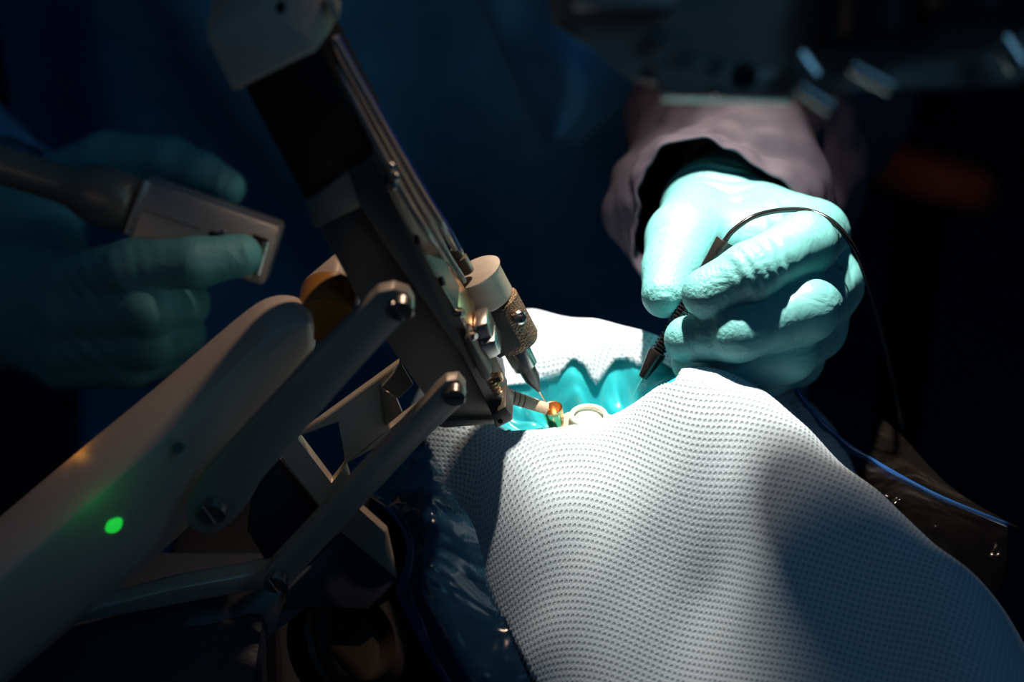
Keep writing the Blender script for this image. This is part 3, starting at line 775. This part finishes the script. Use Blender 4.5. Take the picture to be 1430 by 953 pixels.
def make_hand(name, fingers, palm, forearm, wr, seed, h=0.00075):
    pts = [p for fg in fingers for p, r in fg] + [q for a, ra, b, rb_ in palm for q in (a, b)] + [q for q, _ in forearm]
    A = np.array([list(p) for p in pts]); F_ = Field(A.min(0) - 0.026, A.max(0) + 0.026, h)
    g = F_.empty()
    for a, ra, b, rb_ in palm: F_.cone(g, a, b, ra, rb_, 0.007)
    for (a, ra), (b, rb_) in zip(forearm[:-1], forearm[1:]): F_.cone(g, a, b, ra, rb_, 0.008)
    for fg in fingers:
        (a, ra), (b, rb_) = fg[0], fg[1]; F_.cone(g, a, b, ra, rb_, 0.0032)
    for fg in fingers:
        f = F_.empty()
        for (a, ra), (b, rb_) in zip(fg[:-1], fg[1:]): F_.cone(f, a, b, ra, rb_, 0.003)
        g = smin(g, f, 0.0010)
    # wrinkles of the stretched latex at the joints
    rng = np.random.RandomState(seed)
    for p, dr_, amp, lam, rad in wr:
        p = np.array(p); dr_ = np.array(dr_) / np.linalg.norm(dr_)
        sl, P = F_.sub(p - rad, p + rad)
        if P.size == 0: continue
        t = (P - p) @ dr_; q = P - p; rr = np.sqrt((q ** 2).sum(-1))
        sdv = np.cross(dr_, [0.3, 0.5, 0.8]); s = q @ sdv
        ph_ = rng.rand() * 6
        wv = np.sin(2 * PI * t / lam + ph_ + 1.2 * np.sin(s / lam * 1.7 + ph_))
        g[sl] += amp * np.maximum(wv, -0.3) * np.clip(1 - rr / rad, 0, 1)
    V, Q = F_.mesh(g); V = relax(V, Q, 3, 0.5)
    me = mesh_np(name, V, Q)
    tips = np.array([list(fg[-1][0]) for fg in fingers])
    dm = np.sqrt(((V[:, None] - tips[None]) ** 2).sum(-1)).min(1)
    at_ = me.attributes.new('powder', 'FLOAT', 'POINT'); at_.data.foreach_set('value', np.clip(1.15 - dm / 0.022, 0.0, 1).astype(np.float32))
    return link_mesh(name, me, M['glove'], per)

mm = 0.001
def J(px, py, d, r): return (at(px, py, d), r * mm)
# hand on the right of the photograph, holding the probe
thumb = [J(955, 335, .737, 12.0), J(938, 378, .722, 9.2), J(928, 412, .708, 7.3)]
index = [J(1138, 328, .737, 10.8), J(1122, 343, .702, 9.8), J(1048, 380, .689, 8.8), J(988, 410, .691, 8.0)]
middle = [J(1158, 398, .734, 10.6), J(1126, 432, .698, 9.8), J(1030, 466, .692, 8.4), J(960, 474, .700, 7.3)]
ring = [J(1137, 458, .738, 10.0), J(1098, 492, .706, 9.2), J(1020, 508, .704, 8.0), J(968, 506, .714, 7.0)]
pinky = [J(1108, 500, .748, 9.4), J(1070, 518, .724, 8.0), J(1010, 524, .722, 7.0), J(975, 520, .728, 6.2)]
W0 = J(1000, 294, .780, 15.0)
palm = [(*W0, *index[0]), (*W0, *middle[0]), (*W0, *ring[0]), (at(1005, 330, .785), .016, *pinky[0]),
        (*J(982, 300, .770, 13.5), *thumb[0]), (*J(975, 335, .745, 10.5), *J(1110, 330, .742, 10.0)),
        (*J(985, 345, .752, 11), *J(1090, 420, .752, 11)), (*J(1050, 400, .765, 14), *J(1080, 450, .755, 12))]
fore = [W0, J(1012, 272, .798, 14.5), J(1028, 246, .83, 14)]
wr = []
def joint(fg, k, amp, lam, rad): wr.append((fg[k][0], fg[k][0] - fg[k - 1][0], amp, lam, rad))
wr.append((at(1062, 372, .681), at(1010, 395, .69) - at(1080, 360, .69), 0.0011, 0.0042, 0.013))
wr.append((at(1085, 352, .684), at(1010, 395, .69) - at(1080, 360, .69), 0.0009, 0.0050, 0.010))
wr.append((at(928, 345, .725), at(928, 412, .708) - at(955, 320, .74), 0.0006, 0.0040, 0.014))
wr.append((at(935, 405, .700), at(928, 412, .708) - at(955, 320, .74), 0.0005, 0.0030, 0.010))
wr.append((at(1000, 270, .77), at(1012, 255, .792) - at(1000, 300, .77), 0.0012, 0.0062, 0.030))
wr.append((at(1155, 365, .722), Vector((0.3, -0.2, -1)), 0.0009, 0.0055, 0.014))
wr.append((at(1165, 450, .722), Vector((0.3, -0.2, -1)), 0.0008, 0.0050, 0.012))
wr.append((at(990, 470, .690), at(960, 474, .70) - at(1030, 466, .69), 0.0006, 0.0060, 0.012))
wr.append((at(1100, 310, .735), Vector((1, 0.1, 0.4)), 0.0009, 0.0060, 0.014))
make_hand('glove', [thumb, index, middle, ring, pinky], palm, fore, wr, 1)

# hand on the left, holding the control handle
l_index = [J(105, 398, .802, 11), J(182, 374, .778, 9.4), J(272, 367, .770, 8.4), J(336, 357, .772, 7.4)]
l_mid = [J(98, 440, .802, 11), J(208, 430, .778, 9.4), J(258, 424, .800, 8.4), J(225, 395, .822, 7.4)]
l_ring = [J(92, 482, .808, 10), J(208, 479, .786, 9.0), J(254, 468, .808, 8.0), J(215, 436, .828, 7.2)]
l_pink = [J(88, 508, .816, 9), J(182, 510, .796, 8.0), J(226, 500, .814, 7.2), J(195, 468, .83, 6.4)]
l_thumb = [J(150, 226, .842, 11), J(238, 226, .826, 8.8), J(282, 243, .820, 7.8), J(318, 262, .814, 6.6)]
LW = J(-20, 400, .870, 22)
lpalm = [(*LW, *l_index[0]), (*LW, *l_mid[0]), (*LW, *l_ring[0]), (*LW, *l_pink[0]), (*J(20, 300, .868, 17), *l_thumb[0]), (*J(40, 290, .868, 15), *J(90, 390, .83, 13))]
lfore = [LW, J(-90, 380, .90, 22), J(-170, 360, .93, 25)]
wr2 = [(at(190, 345, .772), Vector((1, 0.1, 0)), 0.0006, 0.005, 0.014), (at(312, 250, .808), Vector((1, 0, -.4)), 0.0008, 0.006, 0.010), (at(338, 352, .764), Vector((1, 0, 0.4)), 0.0005, 0.005, 0.008),
       (at(140, 420, .79), Vector((0.6, 0, 1)), 0.001, 0.007, 0.02), (at(130, 470, .79), Vector((0.5, 0, 1)), 0.001, 0.007, 0.018)]
make_hand('glove', [l_thumb, l_index, l_mid, l_ring, l_pink], lpalm, lfore, wr2, 2, 0.0009)

# body under the gown: one surface, torso, shoulders and arms to the wrists
A0 = Vector((-0.06, 0.50, 0))
shR, shL = Vector((-0.26, 0.47, 1.33)), Vector((0.14, 0.47, 1.33))
elL = at(1085, 30, .98); wrL = at(1030, 215, .82)
elR = Vector((-0.34, 0.30, 1.03)); wrR = at(-90, 380, .90)
Fb = Field((-0.46, 0.02, 0.50), (0.38, 0.68, 1.52), 0.008); g = Fb.empty()
Fb.cone(g, (-0.06, 0.50, 0.62), (-0.06, 0.50, 0.95), 0.135, 0.125, 0.05); Fb.cone(g, (-0.06, 0.50, 0.95), (-0.06, 0.49, 1.28), 0.125, 0.12, 0.05)
Fb.cone(g, (-0.06, 0.49, 1.30), shR, 0.10, 0.055, 0.05); Fb.cone(g, (-0.06, 0.49, 1.30), shL, 0.10, 0.055, 0.05)
for s, e_, w_ in ((shR, elR, wrR), (shL, elL, wrL)): Fb.cone(g, s, e_, 0.052, 0.040, 0.02); Fb.cone(g, e_, w_, 0.040, 0.022, 0.02)
Fb.cone(g, (-0.06, 0.49, 1.34), (-0.06, 0.48, 1.45), 0.055, 0.052, 0.03)
V, Q = Fb.mesh(g); V = relax(V, Q, 3)
link_mesh('body', mesh_np('body', V, Q), M['skin'], per)

# gown: body panel with soft folds
def gown_front():
    n, m = 120, 110; rows_ = []
    for i in range(m):
        z = 0.45 + (1.40 - 0.45) * i / (m - 1); r_ = []
        for k in range(n + 1):
            a = 2 * PI * k / n
            rx, ry = 0.215, 0.165
            f = 0.012 * math.sin(a * 7 + 2.5 * math.sin(z * 5)) + 0.008 * math.sin(a * 13 + z * 14) + 0.007 * math.sin(z * 26 + 3 * math.sin(a * 3)) + 0.012 * noise.noise(Vector((math.cos(a) * 2, math.sin(a) * 2, z * 5)))
            bulge = 0.05 * math.exp(-((z - 1.0) / 0.16) ** 2)
            r_.append(Vector((-0.06 + (rx + f) * math.cos(a), 0.52 + (ry + f + bulge) * math.sin(a), z)))
        rows_.append(r_)
    bm = bmesh.new(); V = [[bm.verts.new(p) for p in r[:-1]] for r in rows_]
    for i in range(m - 1):
        for k in range(n): bm.faces.new((V[i][k], V[i][(k + 1) % n], V[i + 1][(k + 1) % n], V[i + 1][k]))
    return obj('gown', bm, M['gown'], per, smooth=180)
gw = gown_front()
# sleeves: wide folded tubes, open at the wrist
def sleeve(name, path, radii, m, seed, cuff_cut=0.0, seg=72, amp=0.10):
    P = spline(path, 14); n = len(P); R_ = np.interp(np.linspace(0, len(radii) - 1, n), range(len(radii)), radii)
    bm = bmesh.new(); rings = []; tx = None
    for i in range(n):
        tdir = (P[min(i + 1, n - 1)] - P[max(i - 1, 0)]).normalized()
        if tx is None: tx = frame(tdir)[0]
        tx = (tx - tdir * tx.dot(tdir)).normalized(); ty = tdir.cross(tx); rg = []
        for k in range(seg):
            a = 2 * PI * k / seg; dirv = tx * math.cos(a) + ty * math.sin(a)
            s = i / n
            v = Vector((math.cos(a) * 1.3 + seed, math.sin(a) * 1.3, s * 9))
            f = 1 + amp * (1.0 * noise.noise(v) + 0.7 * abs(noise.noise(v * 2.1)) + 0.35 * noise.noise(v * 4.3)) + amp * 0.45 * math.sin(3 * a + s * 22 + seed)
            rg.append(bm.verts.new(P[i] + dirv * R_[i] * f))
        rings.append(rg)
    for i in range(n - 1):
        for k in range(seg): bm.faces.new((rings[i][k], rings[i][(k + 1) % seg], rings[i + 1][(k + 1) % seg], rings[i + 1][k]))
    o = obj(name, bm, m, per, smooth=180)
    sl_ = o.modifiers.new('thick', 'SOLIDIFY'); sl_.thickness = 0.0012; sl_.offset = -1
    sb = o.modifiers.new('sub', 'SUBSURF'); sb.levels = sb.render_levels = 1
    return o
sleeve('sleeve', [at(1000, 318, .768), at(1014, 290, .786), at(1040, 218, .826), at(1060, 155, .872), elL + Vector((0.0, 0, 0.0)), Vector((0.125, 0.46, 1.22)), Vector((0.13, 0.47, 1.30))],
       [0.029, 0.036, 0.041, 0.041, 0.060, 0.070, 0.080], M['sleeve'], 3.0, amp=0.15)
sleeve('sleeve', [at(-30, 330, .885), at(-80, 320, .91), elR, Vector((-0.30, 0.42, 1.16)), Vector((-0.25, 0.47, 1.30))],
       [0.040, 0.050, 0.062, 0.070, 0.08], M['gown'], 8.0)
# knitted cuff under the glove
bm = bmesh.new()
a0, a1 = at(1024, 262, .795), at(1042, 205, .835)
tube(bm, [a0.lerp(a1, k / 10) for k in range(11)], [0.0185 + 0.0006 * (k % 2) for k in range(11)], 40, caps=False); obj('knit_cuff', bm, M['knit'], per, 'tan knitted cuff', smooth=180)
# the loose side of the gown hanging forward beside the chest
bm = bmesh.new(); rows_ = []
for i in range(40):
    v = i / 39; r_ = []
    for k in range(40):
        u = k / 39
        lx = (590 + 180 * v ** 0.9, -160 + 362 * v); rx = (905 - 105 * max(0, (v - 0.62) / 0.38) ** 2 * 1.0, -160 + 362 * v)
        bul = math.sin(PI * u) ** 0.7 * 0.035 + 0.006 * math.sin(u * 9 + v * 5) + 0.004 * math.sin(v * 17 + 2 * math.sin(u * 6))
        r_.append(at(lx[0] + (rx[0] - lx[0]) * u, lx[1] + (rx[1] - lx[1]) * u - 12 * math.sin(PI * u), 0.972 - bul))
    rows_.append(r_)
grid(bm, rows_); fl = obj('gown_panel', bm, M['gown'], per, smooth=180)
sm = fl.modifiers.new('thick', 'SOLIDIFY'); sm.thickness = 0.002; sm.offset = 1

# ------------------------------------------------------------------ control handle in the surgeon's hand
ch = thing('control_handle', 'brushed metal control handle with tan tube held in the left gloved hand', 'handle', at(280, 330, .79))
HD = (at(380, 330, .785) - at(190, 268, .79)).normalized()
hx = HD; hy = (U - hx * U.dot(hx)).normalized(); hz = hx.cross(hy)
bm = bmesh.new(); prism(bm, pp([(206, 253), (388, 317), (391, 322), (369, 396), (362, 399), (180, 334)], .783), F * 0.018 + U * 0.003, 0.0008); blk = obj('metal_block', bm, M['alu'], ch)
bm = bmesh.new(); prism(bm, pp([(199, 251), (207, 253), (181, 330), (172, 327)], .7815), F * 0.021 + U * 0.003, 0.0004); obj('end_plate', bm, M['alu'], ch)
bm = bmesh.new(); prism(bm, pp([(292, 322), (310, 326), (308, 336), (290, 332)], .7826), F * 0.002, 0.0003); obj('slot', bm, M['black'], blk)
bm = bmesh.new(); lathe(bm, at(311, 325, .783), -F, [(0, .0012), (.0015, .0010)], 12); obj('block_screw', bm, M['steel'], blk)
bm = bmesh.new(); prism(bm, pp([(352, 326), (376, 334), (360, 384), (352, 384)], .7826), F * 0.002, 0.0006); obj('end_recess', bm, M['black'], blk)
bm = bmesh.new(); tube(bm, [at(372, 338, .7815), at(359, 384, .7815)], 0.0014, 12); obj('end_pin', bm, M['steel'], blk)
bm = bmesh.new(); prism(bm, pp([(199, 292), (280, 320), (279.5, 321.5), (198.5, 293.5)], .7828), F * 0.001); obj('seam', bm, M['darkmetal'], blk)
hs = at(190, 288, .79)
dt = (at(0, 232, .80) - at(190, 290, .79)).normalized()
bm = bmesh.new()
lathe(bm, hs, dt, [(0, .0085), (.0015, .0098), (.008, .0105), (.014, .0108), (.019, .0098), (.023, .0078), (.028, .0068), (.040, .0068), (.15, .0078)], 36); obj('tube', bm, M['tan_tube'], ch, smooth=60)

# ------------------------------------------------------------------ probe in the other hand
pr = thing('probe', 'black hand probe with ribbed grip and fine needle held in the right gloved hand', 'probe', at(884, 553, 0.716))
pt, ptop = at(897, 528, 0.708), at(1012, 337, 0.700)
PA = (ptop - pt).normalized(); PLn = (ptop - pt).length
pmm = PLn / 223.0                      # metres per photo pixel along the probe
bm = bmesh.new(); lathe(bm, pt, PA, [(0, 4.5 * pmm), (1 * pmm, 6.5 * pmm), (38 * pmm, 13 * pmm), (43 * pmm, 12 * pmm), (45 * pmm, 8 * pmm)], 28); obj('nose', bm, M['blackgloss'], pr, smooth=40)
prof = [(44 * pmm, 7.5 * pmm)]
for k in range(15):
    z0 = 46 + k * 5.2; prof += [(z0 * pmm, 7 * pmm), ((z0 + 1.2) * pmm, 10.5 * pmm), ((z0 + 3.2) * pmm, 10.5 * pmm), ((z0 + 4.2) * pmm, 7 * pmm)]
bm = bmesh.new(); lathe(bm, pt, PA, prof, 20); obj('ribbed_grip', bm, M['blackgloss'], pr, smooth=30)
bm = bmesh.new(); lathe(bm, pt, PA, [(122 * pmm, 7 * pmm), (124 * pmm, 10.5 * pmm), (196 * pmm, 12 * pmm), (222 * pmm, 13.5 * pmm), (224 * pmm, 12.5 * pmm)], 28); obj('handle', bm, mat('probe_handle', (0.012, 0.012, 0.012), 0.3), pr, smooth=40)
bm = bmesh.new(); lathe(bm, pt + PA * (207 * pmm) - F * (12 * pmm), -F, [(0, 4.5 * pmm), (1.5 * pmm, 4.5 * pmm), (1.6 * pmm, 3 * pmm)], 16); obj('handle_button', bm, M['blackgloss'], pr)
bm = bmesh.new(); tube(bm, [pt, at(884, 553, 0.7145)], [0.0004, 0.0002], 8); obj('probe_needle', bm, M['steel'], pr)
bm = bmesh.new(); tube(bm, spline([ptop, at(1024, 322, .700), at(1052, 303, .701), at(1090, 294, .705), at(1130, 295, .706), at(1165, 312, .703), at(1192, 346, .706), at(1208, 385, .714), at(1225, 440, .74), at(1243, 510, .77), at(1262, 600, .80), at(1290, 720, .86)], 8), 0.00085, 10); obj('cable', bm, M['blackgloss'], pr, smooth=180)

# ------------------------------------------------------------------ clear pouches beside the drape
def loft(curves, n=40, m=8):
    """smooth sheet through curves of points"""
    cs = []
    for c in curves:
        s = spline(c, 12); ix = np.linspace(0, len(s) - 1, n)
        cs.append([s[int(i)].lerp(s[min(int(i) + 1, len(s) - 1)], i - int(i)) for i in ix])
    return [spline([c[i] for c in cs], m) for i in range(n)]
po = thing('fluid_pouch', 'clear plastic pouch with blue edge hanging left of the drape', 'pouch', at(600, 900, .66) - Vector((0, 0, 0.05)))
edgeL = [at(520, 690, .700), at(533, 703, .692), at(552, 722, .686), at(571, 758, .682), at(567, 795, .680), at(558, 826, .678), at(575, 868, .674), at(600, 915, .670), at(622, 952, .668), at(650, 1010, .664)]
midL = [at(575, 640, 0.697), at(590, 670, 0.687), at(598, 705, 0.677), at(600, 745, 0.669), at(598, 790, 0.663), at(600, 830, 0.660), at(615, 870, 0.657), at(635, 915, 0.655), at(655, 952, 0.653), at(680, 1010, 0.650)]
rightL = [at(596, 620, 0.701), at(614, 650, 0.695), at(633, 690, 0.689), at(659, 730, 0.683), at(672, 770, 0.677), at(682, 810, 0.672), at(704, 870, 0.663), at(726, 920, 0.657), at(744, 960, 0.652), at(764, 1010, 0.647)]
bm = bmesh.new(); grid(bm, loft([edgeL, midL, rightL])); obj('pouch_film', bm, M['film_blue'], po, smooth=180)
bm = bmesh.new(); e_ = spline(edgeL, 8); grid(bm, [[p - R * 0.0008, p + R * (0.0022 + 0.0012 * math.sin(i * 0.18)) + U * 0.0003 - F * 0.0012] for i, p in enumerate(e_)]); o = obj('edge_strip', bm, M['blue_edge'], po, 'blue edge strip', smooth=180)
s_ = o.modifiers.new('t', 'SOLIDIFY'); s_.thickness = 0.0007
po2 = thing('fluid_pouch', 'clear plastic pouch with shiny blue seam lying right of the drape below the hand', 'pouch', at(1300, 760, .70) - Vector((0, 0, 0.05)))
top_ = [at(1110, 540, .742), at(1180, 548, .75), at(1250, 600, .742), at(1330, 682, .728), at(1424, 738, .712)]
seam = [at(1112, 545, .728), at(1150, 592, .726), at(1205, 634, .722), at(1300, 688, .714), at(1408, 733, .706)]
low_ = [at(1100, 560, .722), at(1140, 620, .716), at(1215, 690, .708), at(1310, 770, .700), at(1396, 830, .694)]
bm = bmesh.new(); grid(bm, loft([top_, seam])); grid(bm, loft([seam, [a.lerp(b, .5) - F * .004 for a, b in zip(seam, low_)], low_]))
obj('pouch_film', bm, M['film'], po2, smooth=180)
bm = bmesh.new(); e_ = spline(seam, 12); n_ = len(e_)
grid(bm, [[p - U * (0.0005 + 0.0022 * math.sin(PI * min(1, i / n_ * 1.15)) ** 2 * (0.6 + 0.4 * math.sin(i * 0.7))), p + U * 0.0006 - F * 0.0014] for i, p in enumerate(e_)]); o = obj('edge_strip', bm, M['blue_edge'], po2, 'blue edge strip', smooth=180)
s_ = o.modifiers.new('t', 'SOLIDIFY'); s_.thickness = 0.0006

# ------------------------------------------------------------------ microscope hanging over the site
ms = thing('microscope', 'dark grey microscope head hanging above the right gloved hand', 'microscope', at(1080, 120, 0.5300))
bm = bmesh.new(); prism(bm, pp([(772, -160), (766, 38), (886, 96), (922, 134), (1108, 136), (1180, 128), (1420, 128), (1500, 60), (1500, -160)], 0.5344), (F + U * 0.55) * 0.04, 0.003); obj('head_housing', bm, M['scope'], ms)
bm = bmesh.new(); prism(bm, pp([(905, 84), (1110, 96), (1112, 140), (925, 136)], 0.5300), F * 0.01, 0.001); fb = obj('front_bar', bm, M['scope'], ms)
for px, py, r in ((917, 50, 2.2), (956, 80, 2.2), (998, 92, 2.0), (998, 126, 1.6)):
    bm = bmesh.new(); lathe(bm, at(px, py, 0.5318), -F - U * 0.2, [(0, r * mm), (.003, r * mm), (.004, r * .6 * mm)], 18); obj('head_screw', bm, M['steel'], ms)
bm = bmesh.new(); lathe(bm, at(1040, 106, 0.5296), -F, [(0, .0030), (.0008, .0028)], 20); obj('pivot_hole', bm, M['black'], fb)
for (p0, p1, r) in (((1114, 78), (1136, 108), 3.6), ((1118, 122), (1162, 150), 1.8), ((1190, 92), (1245, 122), 2.0), ((1222, 10), (1252, 44), 2.6), ((1400, 54), (1425, 92), 3.0)):
    bm = bmesh.new(); tube(bm, [at(*p0, 0.5229), at(*p1, 0.5229)], r * mm, 18); obj('head_glint_rod', bm, M['steel'], ms)  # steel rods, some added to give the barrels' bright streaks
bm = bmesh.new(); prism(bm, pp([(925, 84), (1000, 88), (1000, 92), (925, 89)], 0.5287), F * .003, .0004); obj('bright_trim', bm, M['alu'], fb)
for (c, r, l) in (((1215, 70), 13.5, .03), ((1345, 40), 17, .035)):
    q = at(*c, 0.5300); ax = (Vector((0, 0, -1)) * 0.8 - F * 0.4).normalized()
    bm = bmesh.new(); lathe(bm, q - ax * l, ax, [(0, r * mm), (l * .6, r * mm), (l * .62, (r + 1.5) * mm), (l * .9, (r + 1.5) * mm), (l * .92, r * mm), (l, r * .95 * mm), (l, r * .8 * mm), (l * .96, r * .75 * mm)], 40); br = obj('lens_barrel', bm, M['blackgloss'], ms, smooth=40)
    bm = bmesh.new(); lathe(bm, q - ax * (.002), ax, [(0, r * .78 * mm), (.001, r * .6 * mm), (.0015, .0005)], 32); obj('front_lens', bm, mat('coated_glass', (.02, .02, .025), .05, coat=1), br, smooth=180)
bm = bmesh.new(); box(bm, at(870, -20, 0.5300), R * .012, U * .006, F * .006, .001); obj('head_glint_block', bm, M['alu'], ms)  # bright block added for a white highlight on the housing
bm = bmesh.new(); tube(bm, [at(1150, -150, .56), Vector((0.35, 0.1, 1.75)), Vector((0.9, 0.6, 1.95))], .03, 20); obj('suspension_arm', bm, M['scope'], ms)

def shade_pt(px, py, z, k):
    s = onz(px, py, z); return s + (LAMP - s) * k
bm = bmesh.new(); tube(bm, spline([shade_pt(1068, 706, 1.003, .55), shade_pt(1145, 775, .994, .55), shade_pt(1260, 850, .985, .55), shade_pt(1430, 960, .975, .55)], 8), np.interp(np.arange(25), [0, 1, 3, 10, 24], [.003, .005, .006, .010, .015]), 24); obj('shadow_tube', bm, M['scope'], ms, smooth=60)  # unseen tube added to cast the diagonal shadow on the drape
# ------------------------------------------------------------------ stool far back
sp_ = at(1296, 214, 1.45)
st = thing('stool', 'round dark red stool seat in the gloom behind the hand', 'stool', (sp_.x, sp_.y, 0))
ux = Vector((1, 0, 0))
bm = bmesh.new(); lathe(bm, sp_ - Vector((0, 0, .03)), (0.25, 0.36, 1), [(0, .036), (.004, .042), (.016, .042), (.022, .036)], 40); obj('seat', bm, M['red'], st)
bm = bmesh.new(); lathe(bm, (sp_.x, sp_.y, .03), (0, 0, 1), [(0, .014), (sp_.z - .06, .014)], 16); obj('stem', bm, M['black'], st)
for k in range(5):
    a = k * 2 * PI / 5; bm = bmesh.new(); tube(bm, [Vector((sp_.x, sp_.y, .05)), Vector((sp_.x + .2 * math.cos(a), sp_.y + .2 * math.sin(a), .02))], .012, 10); obj('leg', bm, M['black'], st)

# folded blue cloth at the lower left corner
bm = bmesh.new(); rows_ = []
for i in range(20):
    v = i / 19
    rows_.append([at(115 + 170 * u / 19.0 + 10 * v, 905 + 28 * u / 19.0 + 110 * v, .70 - .03 * v) + F * .003 * math.sin(u * .7 + v * 4) for u in range(20)])
grid(bm, rows_); o = obj('folded_cloth', bm, M['gown'], None, smooth=180); s_ = o.modifiers.new('t', 'SOLIDIFY'); s_.thickness = .002
tag(o, 'dark blue cloth below the robot arm at the lower left', 'cloth')
